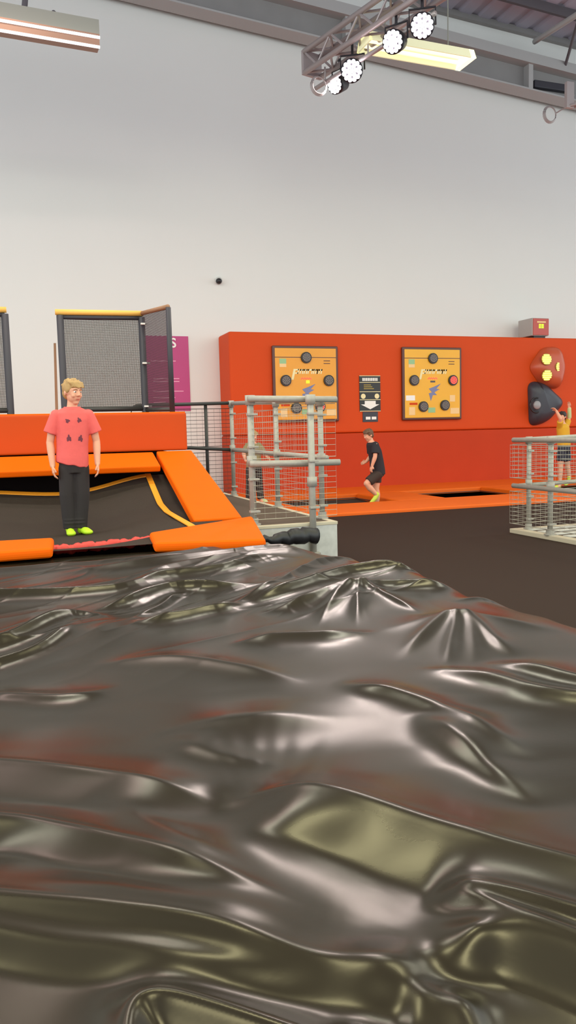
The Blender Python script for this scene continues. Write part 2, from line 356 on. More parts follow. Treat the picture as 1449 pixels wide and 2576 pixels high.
# padded wall
t = thing('wall_pad', (9, YP+.4, 1.215), 'long upper red-orange wall pad carrying the amber game boards', 'wall pad')
bm = new(); box(bm, (4.17, YP, 1.215), (17, YW-.002, 3.31), .05, 3); obj('cushion', bm, MT['redpad'], t)
t = thing('wall_pad', (9, YP+.4, 0), 'long lower red-orange wall pad at floor level under the game boards', 'wall pad')
bm = new(); hexa(bm, [(4.17, YP-.015, 1.21), (17, YP-.015, 1.21), (17, YW-.002, 1.21), (4.17, YW-.002, 1.21)], [(4.17, YP-.09, .0), (17, YP-.09, .0), (17, YW-.002, .0), (4.17, YW-.002, .0)], .03); obj('cushion', bm, MT['redpad2'], t)

# amber game boards
def digits(cx, y, cz, hgt, m, parent):
    w = hgt*.55; th = hgt*.17
    for s in (-1, 1):
        x = cx+s*hgt*.42; bm = new()
        for a, b in (((x-w/2, cz+hgt/2-th), (x+w/2, cz+hgt/2)), ((x-w/2, cz-hgt/2), (x+w/2, cz-hgt/2+th)), ((x-w/2, cz-hgt/2), (x-w/2+th, cz+hgt/2)), ((x+w/2-th, cz-hgt/2), (x+w/2, cz+hgt/2))):
            box(bm, (a[0], y-.006, a[1]), (b[0], y, b[1]))
        obj('score_digit', bm, m, parent)
def board(x0, x1, z0, z1, label, panel, lit, digit):
    y = YP-.006; W, H = x1-x0, z1-z0
    t = thing('game_board', ((x0+x1)/2, y, z0), label, 'game board', 'amber game boards on the padded wall')
    bm = new(); box(bm, (x0, y-.07, z0), (x1, y+.005, z1), .03, 3); obj('rim', bm, MT['rim'], t)
    f = y-.075; g = .05
    obj('panel', box(new(), (x0+g, f, z0+g), (x1-g, f+.02, z1-g), .012), panel, t)
    P = lambda u, v: (x0+u*W, z1-v*H)
    bm = new()
    zz = P(0, .152)[1]; box(bm, (x0+g*.8, f-.003, zz-.007), (x1-g*.8, f+.001, zz+.007)); obj('seam', bm, MT['rim'], t)
    tg = [(.5, .155), (.185, .455), (.84, .455), (.335, .815), (.70, .80)]
    for i, (u, v) in enumerate(tg):
        x, z = P(u, v); on = i == lit; r = .115
        bm = new(); disc(bm, (x, f, z), r, .035, n=28); b = obj('target_button', bm, MT['black'], t)
        bm = new(); disc(bm, (x, f-.035, z), r*.84, .012, n=28, r2=r*.78); obj('lens', bm, MT['lens'], b)
        bm = new()
        for k in range(19):
            if k == 0: qx = qz = 0
            elif k < 7: qx, qz = .33*math.cos(k*math.pi/3), .33*math.sin(k*math.pi/3)
            else: qx, qz = .62*math.cos((k+.5)*math.pi/6), .62*math.sin((k+.5)*math.pi/6)
            disc(bm, (x+qx*r, f-.047, z+qz*r), r*.10 if not on else r*.13, .006, n=8)
        obj('led_ring', bm, MT['ledred' if on else 'leddull'], b)
    # wordmark: slanted pale letters after a tall first stroke
    bm = new(); sh = Matrix.Shear('XZ', 4, (.22, 0)) if False else None
    x, z = P(.30, .335)
    def slant(xa, xb, za, zb):
        hexa(bm, [(xa+.25*(zb-z), f-.004, zb), (xb+.25*(zb-z), f-.004, zb), (xb+.25*(zb-z), f+.001, zb), (xa+.25*(zb-z), f+.001, zb)], [(xa+.25*(za-z), f-.004, za), (xb+.25*(za-z), f-.004, za), (xb+.25*(za-z), f+.001, za), (xa+.25*(za-z), f+.001, za)])
    hh = .05
    slant(x, x+.05, z-.17, z+hh); slant(x+.05, x+.12, z+.02, z+hh); slant(x+.05, x+.12, z-hh, z-.02); slant(x+.1, x+.13, z-hh, z+hh)
    for k, ww in enumerate((.075, .075, .11, .07, .03, .075)):
        xa = x+.15+sum((.075, .075, .11, .07, .03, .075)[:k])+.012*k
        slant(xa, xa+.026, z-hh, z+hh*.95); slant(xa+ww-.026, xa+ww, z-hh, z+hh*.95); slant(xa, xa+ww, z+.012, z+hh*.95)
    obj('wordmark', bm, MT['cream'], t)
    x, z = P(.5, .44)
    bm = new()
    for k in range(9):
        box(bm, (x-.12+.027*k, f-.006, z+.012*(1 if k % 2 else -.3)), (x-.104+.027*k, f, z+.032+.012*(1 if k % 2 else -.3)))
    obj('word_display', bm, MT['ledred'], t)
    if digit: digits(x+.03, f, z-.05, .05, MT['ledgreen'], t)
    else: obj('score_window', box(new(), (x-.06, f-.004, z-.07), (x+.06, f, z-.03)), MT['lens'], t)
    # flash emblem
    x, z = P(.5, .62)
    bm = new()
    def flat(pts, m=None):
        F = [bm.verts.new((x+p[0], f-.004, z+p[1])) for p in pts]; bm.faces.new(F)
        Bk = [bm.verts.new((x+p[0], f+.001, z+p[1])) for p in pts]; kk = len(pts)
        for i in range(kk): bm.faces.new((F[i], F[(i+1) % kk], Bk[(i+1) % kk], Bk[i]))
    flat([(-.05, -.19), (-.1, -.02), (-.02, .0), (-.1, .08), (.02, .12), (.2, .19), (.09, .08), (.17, .07), (.04, .0), (.1, -.06), (.0, -.06)])
    obj('flash_emblem', bm, MT['blueprint'], t)
    for (u0, v0, u1, v1, m) in ((.1, .17, .2, .235, 'greenprint'), (.1, .235, .2, .28, 'palepeach'), (.77, .19, .87, .2, 'rim'), (.77, .225, .87, .235, 'rim'),
                                (.05, .66, .2, .73, 'white'), (.11, .76, .24, .79, 'redpad'), (.1, .82, .2, .93, 'palepeach'), (.42, .83, .54, .9, 'greenprint'), (.79, .66, .88, .75, 'palepeach'), (.8, .84, .95, .92, 'palepeach')):
        xa, za = P(u0, v1); xb, zb = P(u1, v0)
        obj('sticker', box(new(), (xa, f-.004, za), (xb, f+.001, zb), .001), MT[m], t)
    return t
board(5.06, 6.52, 1.465, 3.035, 'amber game board with a green score, behind the steel railing', MT['amber'], 4, True)
board(8.035, 9.52, 1.455, 3.045, 'yellow game board with its right-hand button lit red, right of the black sign', MT['amber2'], 2, False)

t = thing('instruction_sign', (7.28, YP, 1.66), 'black instruction sign with a white down arrow between the two game boards', 'sign')
x0, x1, z0, z1 = 7.03, 7.525, 1.665, 2.43; f = YP-.015
obj('backing', box(new(), (x0, f, z0), (x1, YP+.005, z1)), MT['sign'], t)
bm = new()
for z in (z0, z0+.245, z0+.415, z1-.15, z1-.012):
    box(bm, (x0, f-.004, z), (x1, f, z+.012))
obj('border', bm, MT['cream'], t)
bm = new(); xx = x0+.07
for k in range(9): box(bm, (xx+.041*k, f-.004, z1-.115), (xx+.041*k+.03, f, z1-.05))
obj('title_letters', bm, MT['white'], t)
for a, b, z in ((.1, .27, z1-.21), (.1, .34, z1-.29), (.1, .3, z1-.25)): obj('text_line', box(new(), (x0+a, f-.004, z), (x0+b, f, z+.022)), MT['gold'], t)
for s in (0, 1): obj('round_icon', disc(new(), (x0+.085+s*.325, f, z0+.325), .055, .004, n=18), MT['cream'], t)
bm = new(); cx = (x0+x1)/2
pts = [(cx-.13, z0+.225), (cx+.13, z0+.225), (cx+.13, z0+.15), (cx+.22, z0+.15), (cx, z0+.045), (cx-.22, z0+.15), (cx-.13, z0+.15)]
F = [bm.verts.new((p[0], f-.005, p[1])) for p in pts]; bm.faces.new(F); G = [bm.verts.new((p[0], f, p[1])) for p in pts]
for i in range(7): bm.faces.new((F[i], F[(i+1) % 7], G[(i+1) % 7], G[i]))
obj('down_arrow', bm, MT['white'], t)
t = thing('notice', (7.28, YP, 1.44), 'small dark notice with two white patches below the black instruction sign', 'sign')
obj('backing', box(new(), (7.1, YP-.012, 1.44), (7.46, YP+.005, 1.655)), MT['domeblack'], t)
for xa in (7.17, 7.31): obj('white_patch', box(new(), (xa, YP-.016, 1.49), (xa+.11, YP-.012, 1.55)), MT['white'], t)

# score box on the wall top
t = thing('score_box', (11.8, 15.5, 3.31), 'red and grey score box standing on top of the padded wall', 'score display')
obj('case', box(new(), (11.5, 15.32, 3.36), (11.97, 15.85, 3.77), .015), MT['boxgrey'], t)
obj('face', box(new(), (11.52, 15.3, 3.375), (11.955, 15.325, 3.755), .008), MT['boxred'], t)
obj('foot', box(new(), (11.58, 15.36, 3.31), (11.9, 15.7, 3.37)), MT['black'], t)
digits(11.74, 15.3, 3.58, .09, MT['ledgreen'], t)
obj('caption_lights', box(new(), (11.62, 15.29, 3.655), (11.86, 15.3, 3.69)), MT['palepeach'], t)
# red dome with three lamps
def dome(pts, y0, dep, m, name, t, lvl=4):
    cx = sum(p[0] for p in pts)/len(pts); cz = sum(p[1] for p in pts)/len(pts); bm = new(); L = []
    for k in range(lvl+1):
        s = 1-.55*(k/lvl)**1.6; d = dep*math.sin(k/lvl*math.pi/2)
        L.append([bm.verts.new((cx+(p[0]-cx)*s, y0-d, cz+(p[1]-cz)*s)) for p in pts])
    n = len(pts)
    for A, B in zip(L, L[1:]):
        for i in range(n): bm.faces.new((A[i], A[(i+1) % n], B[(i+1) % n], B[i]))
    bm.faces.new(L[-1]); return obj(name, bm, m, t, True)
def rounded(cx, cz, corners, r, n=6):
    out = []
    k = len(corners)
    for i in range(k):
        p = Vector(corners[i]); a = (Vector(corners[i-1])-p).normalized()*r; b = (Vector(corners[(i+1) % k])-p).normalized()*r
        for j in range(n+1):
            u = j/n; q = (p+a)*(1-u)**2+p*2*u*(1-u)+(p+b)*u*u; out.append((cx+q.x, cz+q.y))
    return out
def PX(x, y): v = aty(x, y, YP); return v.x, v.z
t = thing('light_dome', (11.85, YP, 2.2), 'red bulging wall dome with three lit yellow lamps', 'light dome')
pts = rounded(0, 0, [PX(1328, 925), PX(1362, 974), PX(1404, 980), PX(1417, 925), PX(1404, 872), PX(1362, 874)][::-1], .17)
dome(pts, YP-.012, .25, MT['domered'], 'shell', t)
for px, py, r, dy, ax in ((1374, 904, .115, .24, (-.1, -1, .1)), (1375, 944, .115, .24, (-.1, -1, -.15)), (1404, 923, .1, .21, (.35, -1, 0))):
    p = aty(px, py, YP-dy-.02); bm = new(); disc(bm, p, r*1.15, .02, ax, 20); b = obj('lamp', bm, MT['gold'], t)
    axv = Vector(ax).normalized(); u = axv.cross(Vector((0, 0, 1))).normalized(); v = u.cross(axv); bm = new()
    for k in range(5):
        w = math.sqrt(max(0, 1-((k-2)/2.5)**2))*r
        cc = p+axv*.02+v*(r*.4*(k-2)); tube(bm, [cc-u*w, cc+u*w], r*.155, 8)
    obj('led_strip', bm, MT['ledyellow'], b)
t = thing('black_dome', (11.8, YP, 1.3), 'black three-cornered wall dome with a grey cap below the red dome', 'wall dome')
pts = rounded(0, 0, [PX(1326, 960), PX(1330, 1074), PX(1372, 1064), PX(1418, 1012), PX(1362, 960)][::-1], .2)
dome(pts, YP-.012, .23, MT['domeblack'], 'shell', t)
p = aty(1351, 1019, YP-.24); bm = new(); sphere(bm, p, (.1, .05, .1)); obj('cap', bm, MT['domegrey'], t, True)
bm = new()
for a in range(9):
    tt = math.pi*(-.5+a/8)
tube(bm, [p+Vector((.17*math.cos(x), .03, .17*math.sin(x))) for x in [2*math.pi*i/24 for i in range(25)]], .018, 6); obj('cap_ring', bm, MT['black'], t, True)

# ------------------------------------------------------------------ court trampolines
BX = [(4.3, 6.15), (7.08, 8.93), (9.95, 11.8)]; BY0, BY1 = 11.8, 13.55
SAG = [(5.95, 12.25, .085), None, None]
for i, (x0, x1) in enumerate(BX):
    bm = new(); n = 24; g = []
    for j in range(n+1):
        row = []
        for k in range(n+1):
            x = x0-.1+(x1-x0+.2)*k/n; y = BY0-.1+(BY1-BY0+.2)*j/n; z = -.05
            if SAG[i]: z -= SAG[i][2]*math.exp(-((x-SAG[i][0])**2+(y-SAG[i][1])**2)/.35)
            row.append(bm.verts.new((x, y, z)))
        g.append(row)
    for j in range(n):
        for k in range(n): bm.faces.new((g[j][k], g[j][k+1], g[j+1][k+1], g[j+1][k]))
    lab = ['dark court trampoline bed under the boy in the black tee', 'empty dark court trampoline bed below the yellow game board', 'dark court trampoline bed behind the right-hand railing'][i]
    t = thing('trampoline_bed', ((x0+x1)/2, (BY0+BY1)/2, -.05), lab, 'trampoline', 'trampoline beds in the court floor')
    ret = bmesh.ops.solidify(bm, geom=bm.faces[:], thickness=.02)
    obj('mat', bm, MT['bed'], t, True)
    bm = new()
    for a, b in (((x0, BY0), (x1, BY0)), ((x0, BY1), (x1, BY1)), ((x0, BY0), (x0, BY1)), ((x1, BY0), (x1, BY1))):
        pass
    tube(bm, [(x0+.07, BY1-.09, -.025), (x1-.07, BY1-.09, -.025)], .012, 6); tube(bm, [(x1-.07, BY1-.09, -.025), (x1-.07, BY0+.05, -.025)], .012, 6)
    obj('stitched_border', bm, MT['rim'], t)
def fpad(x0, x1, y0, y1, label, m='floorpad', zt=.05, bev=.03):
    bm = new(); box(bm, (x0, y0, -.1), (x1, y1, zt), bev, 3)
    return setp(obj('floor_pad', bm, MT[m]), label, 'pad', 'orange floor pads round the court trampolines')
fpad(-2, 17, YF, BY0, 'long orange floor pad strip along the near edge of the court trampolines')
fpad(-2, 17, BY1, YP-.06, 'long orange floor pad strip at the foot of the padded wall')
fpad(2.2, BX[0][0], BY0+.01, BY1-.01, 'orange floor pad left of the first court trampoline behind the railing')
fpad(BX[0][1], BX[1][0], BY0+.01, BY1-.01, 'orange floor pad between the boy in the black tee and the empty trampoline')
fpad(BX[1][1], BX[2][0], BY0+.01, BY1-.01, 'orange floor pad between the empty trampoline and the right-hand railing')
fpad(BX[2][1], 16, BY0+.01, BY1-.01, 'orange floor pad beyond the last court trampoline')

# ------------------------------------------------------------------ steel platform and its railing
PZ = .45
t = thing('steel_platform', (2.0, 8, 0), 'raised platform with a galvanised steel front beside the landing bag', 'platform')
obj('deck', box(new(), (1.62, 6.37, PZ-.05), (2.63, 10.35, PZ-.004)), MT['deck'], t)
obj('front_fascia', box(new(), (1.5, 6.34, 0), (2.685, 6.37, PZ-.005), .004), MT['steel2'], t)
obj('side_fascia', box(new(), (2.655, 6.37, 0), (2.685, 10.35, PZ-.005), .004), MT['steel2'], t)
obj('back_fascia', box(new(), (1.62, 10.32, 0), (2.655, 10.35, PZ-.05)), MT['steel2'], t)
bm = new(); box(bm, (1.5, 6.335, PZ-.03), (2.69, 6.4, PZ), .006); obj('front_edge', bm, MT['edge'], t)
bm = new(); box(bm, (2.63, 6.4, PZ-.03), (2.69, 10.35, PZ), .006); obj('side_edge', bm, MT['edge'], t)
t = thing('guard_railing', (2.3, 7.5, PZ), 'grey tubular guard railing with wire mesh round the steel platform', 'railing')
def post(x, y, z0, z1, r=.026, m='steel', fit=True, par=None):
    bm = new(); tube(bm, [(x, y, z0), (x, y, z1)], r, 12); p = obj('post', bm, MT[m], par, True)
    if fit:
        for z in (z1-.005, (z0+z1)/2+.02): obj('tube_clamp', tube(new(), [(x, y, z-.045), (x, y, z+.04)], r*1.5, 12), MT[m], p, True)
        bm = new(); tube(bm, [(x, y, z0), (x, y, z0+.012)], r*2.2, 14); tube(bm, [(x, y, z0+.01), (x, y, z0+.06)], r*1.5, 12); obj('base_flange', bm, MT[m], p)
        for k in range(4):
            z = z0+.12+(z1-z0-.25)*k/3; obj('mesh_clip', box(new(), (x-r*1.2, y-r*1.5, z-.01), (x+r*1.8, y+r*.3, z+.01), .004), MT[m], p)
    return p
post(1.935, 6.45, PZ, 1.545, .03, par=t)
post(2.44, 6.31, .06, 1.54, .03, par=t)
post(2.655, 6.62, PZ, 1.535, par=t); post(2.655, 7.9, PZ, 1.58, par=t); post(2.655, 9.7, PZ, 1.645, par=t)
post(2.32, 9.72, PZ, 1.645, .022, 'darktube', False, par=t)
rail = lambda pts, m='steel', r=.025: obj('rail', tube(new(), pts, r, 12), MT[m], t, True)
rail([(1.9, 6.39, 1.548), (2.72, 6.39, 1.535)], r=.028); rail([(1.9, 6.39, .99), (2.74, 6.39, .975)], r=.028)
rail([(2.66, 9.74, 1.645), (2.66, 6.5, 1.545)]); rail([(2.66, 9.74, 1.045), (2.66, 6.5, 1.015)])
rail([(2.68, 9.7, 1.65), (1.45, 9.7, 1.632), (1.38, 9.7, 1.6), (1.365, 9.7, 1.5), (1.365, 9.7, PZ)], 'darktube', .022)
rail([(2.68, 9.7, 1.045), (2.1, 9.7, 1.09), (1.9, 9.7, 1.09)], 'darktube', .022)
def mesh_panel(p0, p1, zlo, zhi, par, step=.05, vs=.1, r=.0022, m='wire'):
    p0, p1 = Vector(p0), Vector(p1); bm = new()
    nz = int(round((zhi-zlo)/step)); L = (p1-p0).length; nx = int(round(L/vs))
    for i in range(nz+1):
        z = zlo+(zhi-zlo)*i/nz; rr = r*1.5 if i in (0, nz) else r
        tube(bm, [(p0.x, p0.y, z), (p1.x, p1.y, z)], rr, 5)
    for i in range(nx+1):
        q = p0.lerp(p1, i/nx); tube(bm, [(q.x, q.y, zlo), (q.x, q.y, zhi)], r*.4, 4)
    return obj('mesh_panel', bm, MT[m], par)
mesh_panel((1.93, 6.4, 0), (2.71, 6.4, 0), 1.03, 1.5, t); mesh_panel((1.93, 6.4, 0), (2.71, 6.4, 0), .5, .95, t)
mesh_panel((2.665, 6.6, 0), (2.665, 9.7, 0), 1.07, 1.5, t, .06, .08); mesh_panel((2.665, 6.6, 0), (2.665, 9.7, 0), .5, 1.0, t, .06, .08)
mesh_panel((1.5, 9.72, 0), (2.66, 9.72, 0), 1.1, 1.58, t, .05, .08, .0028, 'darktube'); mesh_panel((1.5, 9.72, 0), (2.66, 9.72, 0), .5, 1.02, t, .05, .08, .0028, 'darktube')

# right-hand railing on its low deck
t = thing('low_deck', (6.3, 6, 0), 'low pale deck at the right edge carrying a steel railing', 'deck')
obj('boards', box(new(), (5.5, 4.5, 0.001), (9.0, 7.7, .045), .004), MT['deck'], t)
bm = new(); box(bm, (5.49, 4.5, .0), (5.6, 7.71, .05), .005); obj('side_edge', bm, MT['edge'], t)
bm = new(); box(bm, (5.6, 7.6, .0), (9.0, 7.71, .05), .005); obj('back_edge', bm, MT['edge'], t)
bm = new()
for k in range(14): box(bm, (5.62, 4.6+.22*k, .045), (9.0, 4.6+.22*k+.12, .052))
obj('slats', bm, MT['steel2'], t)
t = thing('guard_railing', (5.6, 7.5, .05), 'pale steel guard railing with wire mesh on the low deck at the right edge', 'railing')
post(5.66, 7.58, .05, 1.1, par=t); post(5.5+.035, 7.03, .05, 1.105, .03, par=t); post(7.4, 7.58, .05, 1.15, par=t); post(5.535, 5.6, .05, 1.1, .03, par=t)
rail([(5.52, 7.6, 1.1), (8.4, 7.6, 1.17)]); rail([(5.52, 7.6, .565), (8.4, 7.6, .62)])
rail([(5.5, 7.66, 1.1), (5.5, 4.6, 1.09)], r=.028); rail([(5.5, 7.66, .565), (5.5, 4.6, .55)], r=.028)
mesh_panel((5.47, 7.63, 0), (8.4, 7.63, 0), .66, 1.05, t, .05, .08, .003); mesh_panel((5.47, 7.63, 0), (8.4, 7.63, 0), .12, .5, t, .05, .08, .003)
mesh_panel((5.47, 7.68, 0), (5.47, 4.6, 0), .66, 1.04, t, .05, .08, .003); mesh_panel((5.47, 7.68, 0), (5.47, 4.6, 0), .12, .5, t, .05, .08, .003)

# ------------------------------------------------------------------ raised jump trampoline at left
def slab(name, top, thick, m, label, cat, group=None, bev=.025, side=None, updown=(0, 0, -1)):
    top = [Vector(p) for p in top]; n = Vector(updown); bm = new(); hexa(bm, top, [p+n*thick for p in top], bev)
    return setp(obj(name, bm, MT[m], None), label, cat, group)
INC = .303
iz = lambda y: 1.09-INC*(8.6-y)
t = thing('back_pad', (0, 8.75, 1.09), 'upright orange padded barrier behind the raised trampoline', 'pad')
for x0, x1 in ((-1.2, 1.83), (-4, -1.22)):
    obj('cushion', box(new(), (x0, 8.6, 1.085), (x1, 8.95, 1.505), .025, 3), MT['orange_shaded'], t)
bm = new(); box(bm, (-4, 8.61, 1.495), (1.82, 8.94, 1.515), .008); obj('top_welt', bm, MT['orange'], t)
obj('support_frame', box(new(), (-4, 8.66, .0), (1.6, 8.9, 1.08)), MT['voidblack'], t)
def incl(name, x0, x1, y0, y1, thick, m, label, x0b=None, x1b=None):
    x0b = x0 if x0b is None else x0b; x1b = x1 if x1b is None else x1b
    bm = new(); nn = Vector((0, .29, -.957))
    top = [Vector((x0, y0, iz(y0))), Vector((x1, y0, iz(y0))), Vector((x1b, y1, iz(y1))), Vector((x0b, y1, iz(y1)))]
    hexa(bm, top, [p+nn*thick for p in top], .02)
    return setp(obj(name, bm, MT[m]), label, 'pad', 'orange pads framing the raised trampoline')
incl('sloping_pad', -4, 1.43, 8.1, 8.56, .07, 'orange', 'sloping orange pad strip along the foot of the upright barrier')
incl('sloping_pad', 1.45, 1.895, 6.66, 8.58, .09, 'orange', 'sloping orange pad strip down the right side of the raised trampoline', 1.47, 1.87)
slab('front_pad', [(.885, 5.42, .5), (1.675, 5.28, .487), (1.90, 6.36, .545), (.95, 6.02, .5)], .075, 'orange', 'flat orange pad at the front right corner of the raised trampoline', 'pad', 'orange pads framing the raised trampoline', .03)
slab('front_pad', [(-3, 5.42, .5), (.2, 5.52, .5), (.235, 6.1, .5), (-3, 6.38, .5)], .075, 'orange', 'flat orange pad at the front left of the raised trampoline', 'pad', 'orange pads framing the raised trampoline', .03)
# bed surface
BOY = atz(187, 1345, .38); BOY.z = .38
def bedz(x, y):
    ys = [5.6, 6.27, 7.3, 7.66, 8.35, 8.8]; zs = [.47, .505, .535, .584, .854, 1.0]
    z = float(np.interp(y, ys, zs))
    edge = min(1, max(0, (1.33-x)/.9))*min(1, max(0, (x+2.1)/.9)); edge = edge*edge*(3-2*edge)
    bow = .10*edge
    r2 = (x-BOY.x)**2+(y-BOY.y)**2
    z0 = z-bow*min(1, max(0, (y-5.6)/.6))
    w = math.exp(-r2/.16)
    w2 = math.exp(-((x-BOY.x)**2/.5+(y-BOY.y)**2/1.6))
    z0 = z0+(BOY.z+.03-z0)*w2*.55
    return z0*(1-w)+BOY.z*w if z0 > BOY.z else z0
t = thing('trampoline_bed', (0, 7, .4), 'raised dark trampoline bed under the boy in the coral tee', 'trampoline')
bm = new(); nx, ny = 64, 56; g = []
for j in range(ny+1):
    row = []
    for k in range(nx+1):
        x = -2.6+4.3*k/nx; y = 5.6+2.95*j/ny
        zz = bedz(min(x, 1.33), min(y, 8.35))
        if x > 1.33 or y > 8.35: zz = min(zz, iz(y)-.14) if y > 6.7 else zz-.02
        row.append(bm.verts.new((x, y, zz)))
    g.append(row)
for j in range(ny):
    for k in range(nx): bm.faces.new((g[j][k], g[j][k+1], g[j+1][k+1], g[j+1][k]))
bmesh.ops.solidify(bm, geom=bm.faces[:], thickness=.02)
obj('mat', bm, MT['bed'], t, True)
def ribbon(pts, wdir, w, th=.006):
    bm = new(); wd = Vector(wdir); up = Vector((0, 0, th)); rows = []
    for p in pts:
        p = Vector(p); rows.append([bm.verts.new(q) for q in (p-wd*w/2, p+wd*w/2, p+wd*w/2+up, p-wd*w/2+up)])
    for A, B in zip(rows, rows[1:]):
        for i in range(4): bm.faces.new((A[i], A[(i+1) % 4], B[(i+1) % 4], B[i]))
    bm.faces.new(rows[0][::-1]); bm.faces.new(rows[-1]); return bm
bxs = [1.355-i*.1 for i in range(38)]
obj('back_border_tape', ribbon([(x, 8.33, bedz(min(x, 1.33), 8.33)+.006) for x in bxs], (0, .93, .37), .065, .008), MT['trim'], t)
obj('side_border_tape', ribbon([(1.33-.02*0, y, bedz(1.33, y)+.006) for y in [8.36-.06*i for i in range(42)]], (1, 0, 0), .06, .008), MT['trim'], t)
obj('bed_frame', box(new(), (-2.6, 5.9, 0), (1.45, 8.5, .3)), MT['voidblack'], t)
# ruched red webbing along the open front
bm = new(); pts = []
for i in range(60):
    u = i/59; pts.append(Vector((.19+u*.80, 5.99+u*.1+.006*math.sin(u*40), .415+.008*u+.005*math.sin(u*55)+.005*math.sin(u*23))))
tube(bm, pts, [.036+.004*math.sin(i*1.7) for i in range(60)], 10)
setp(obj('webbing_roll', bm, MT['redweb'], None, True), 'ruched red webbing between the two flat front pads', 'webbing')

# ------------------------------------------------------------------ netted frames behind the barrier
def quad_uv(name, corners, m, parent, sub=1):
    me = bpy.data.meshes.new(name); me.from_pydata([tuple(c) for c in corners], [], [(0, 1, 2, 3)]); uv = me.uv_layers.new()
    w = (Vector(corners[1])-Vector(corners[0])).length; h = (Vector(corners[3])-Vector(corners[0])).length
    for i, c in enumerate(((0, 0), (w, 0), (w, h), (0, h))): uv.data[i].uv = c
    return link(name, me, m, parent)
FY = 9.2
def frame(xl, xr, label, wing):
    t = thing('net_frame', ((xl+xr)/2, FY, .0), label, 'net frame', 'netted frames behind the orange barrier')
    for x in (xl, xr):
        bm = new(); tube(bm, [(x, FY, 0), (x, FY, 2.63)], .04, 14); obj('post_sleeve', bm, MT['darkpost'], t, True)
    bm = new(); tube(bm, [(xl-.05, FY, 2.665), (xr+.02, FY, 2.675)], .032, 14); obj('top_foam', bm, MT['yellowfoam'], t, True)
    bm = new(); tube(bm, [(xl, FY, 2.61), (xr, FY, 2.62)], .024, 10); obj('top_tube', bm, MT['darkpost'], t, True)
    bm = new(); tube(bm, [(xl, FY, 1.575), (xr, FY, 1.575)], .03, 10); obj('bottom_tube', bm, MT['darktube'], t, True)
    quad_uv('net', [(xl, FY, 1.58), (xr, FY, 1.58), (xr, FY, 2.61), (xl, FY, 2.61)], MT['net'], t)
    if wing:
        wx, wy = 1.69, 8.69
        bm = new(); tube(bm, [(wx, wy, 1.515), (wx, wy, 2.67)], .03, 12); obj('wing_post', bm, MT['darkpost'], t, True)
        bm = new(); tube(bm, [(xr, FY, 2.675), (wx, wy, 2.68)], .026, 12); obj('wing_top_foam', bm, MT['brownfoam'], t, True)
        bm = new(); tube(bm, [(xr, FY, 1.56), (wx, wy, 1.545)], .025, 10); obj('wing_bottom_tube', bm, MT['darktube'], t, True)
        quad_uv('wing_net', [(xr, FY, 1.56), (wx, wy, 1.55), (wx, wy, 2.67), (xr, FY, 2.66)], MT['net2'], t)
        for z in (1.6, 2.1, 2.55): obj('cable_tie', box(new(), (xr-.02, FY-.065, z-.01), (xr+.07, FY-.035, z+.01), .003), MT['white'], t)
    return t
frame(.555, 1.47, 'yellow-topped net frame with an angled dark wing behind the boy in coral', True)
frame(-1.7, -.03, 'yellow-topped net frame cut by the left edge of the picture', False)
bm = new(); hexa(bm, [(.475, 9.27, 2.33), (.5, 9.27, 2.33), (.5, 9.30, 2.33), (.475, 9.3, 2.33)], [(.40, 9.14, .0), (.445, 9.14, .0), (.445, 9.18, .0), (.40, 9.18, .0)])
setp(obj('wooden_batten', bm, MT['brownfoam']), 'brown wooden batten leaning beside the left post of the net frame', 'batten')
# ------------------------------------------------------------------ people
def V(*a): return Vector(a)
def finger(bm, base, d1, d2, l, r):
    # two bent segments
    m = Vector(base)+Vector(d1).normalized()*l*.55; e = m+Vector(d2).normalized()*l*.45
    limb(bm, base, r, m, r*.95, 8); limb(bm, m, r*.95, e, r*.8, 8)
def hand(bm, wrist, down, across, palmdir, s=1.0):
    # palm and five fingers hanging along `down`; across runs from thumb side to little finger, palmdir towards the palm
    w = Vector(wrist); dn = Vector(down).normalized(); ac = Vector(across).normalized(); pd = Vector(palmdir).normalized()
    k = w+dn*.07*s
    for q in (-.024, -.008, .008, .024): limb(bm, w+dn*.012*s+ac*q*.6*s, .014*s, k+ac*q*s, .0125*s, 8)
    for q, l in ((-.026, .058), (-.009, .066), (.009, .062), (.025, .048)):
        finger(bm, k+ac*q*s, dn+pd*.25, dn*.75+pd*.8, l*s, .0082*s)
    tb = w+dn*.022*s-ac*.022*s
    finger(bm, tb, dn*.7-ac*.6+pd*.35, dn+pd*.4-ac*.1, .056*s, .0095*s)
def head_parts(bm, c, h, yaw, pitch=0):
    # c: centre of the head, h: chin to crown. Faces -Y before yaw. Returns a transform
    T = Matrix.Translation(c) @ Matrix.Rotation(yaw, 4, 'Z') @ Matrix.Rotation(pitch, 4, 'X') @ Matrix.Scale(h, 4)
    b = bmesh.new()
    sphere(b, (0, .04, .10), (.335, .40, .38), None, 24, 16)
    sphere(b, (0, -.05, -.16), (.265, .29, .30), None, 20, 14)
    sphere(b, (0, -.17, -.39), (.13, .12, .095), None, 14, 10)
    sphere(b, (0, -.20, -.05), (.25, .16, .22), None, 16, 10)
    limb(b, (0, -.335, .05), .035, (0, -.40, -.10), .055, 10); sphere(b, (.045, -.37, -.12), .035); sphere(b, (-.045, -.37, -.12), .035)
    for s in (-1, 1):
        sphere(b, (.335*s, .05, -.03), (.035, .075, .11), Matrix.Rotation(.25*s, 3, 'Z'), 12, 10)
        limb(b, (.06*s, -.345, .105), .03, (.19*s, -.29, .10), .028, 8)
        sphere(b, (.16*s, -.25, -.13), (.08, .08, .08))
    bmesh.ops.transform(b, matrix=T, verts=b.verts)
    me = bpy.data.meshes.new('t'); b.to_mesh(me); b.free(); bm.from_mesh(me); bpy.data.meshes.remove(me)
    return T
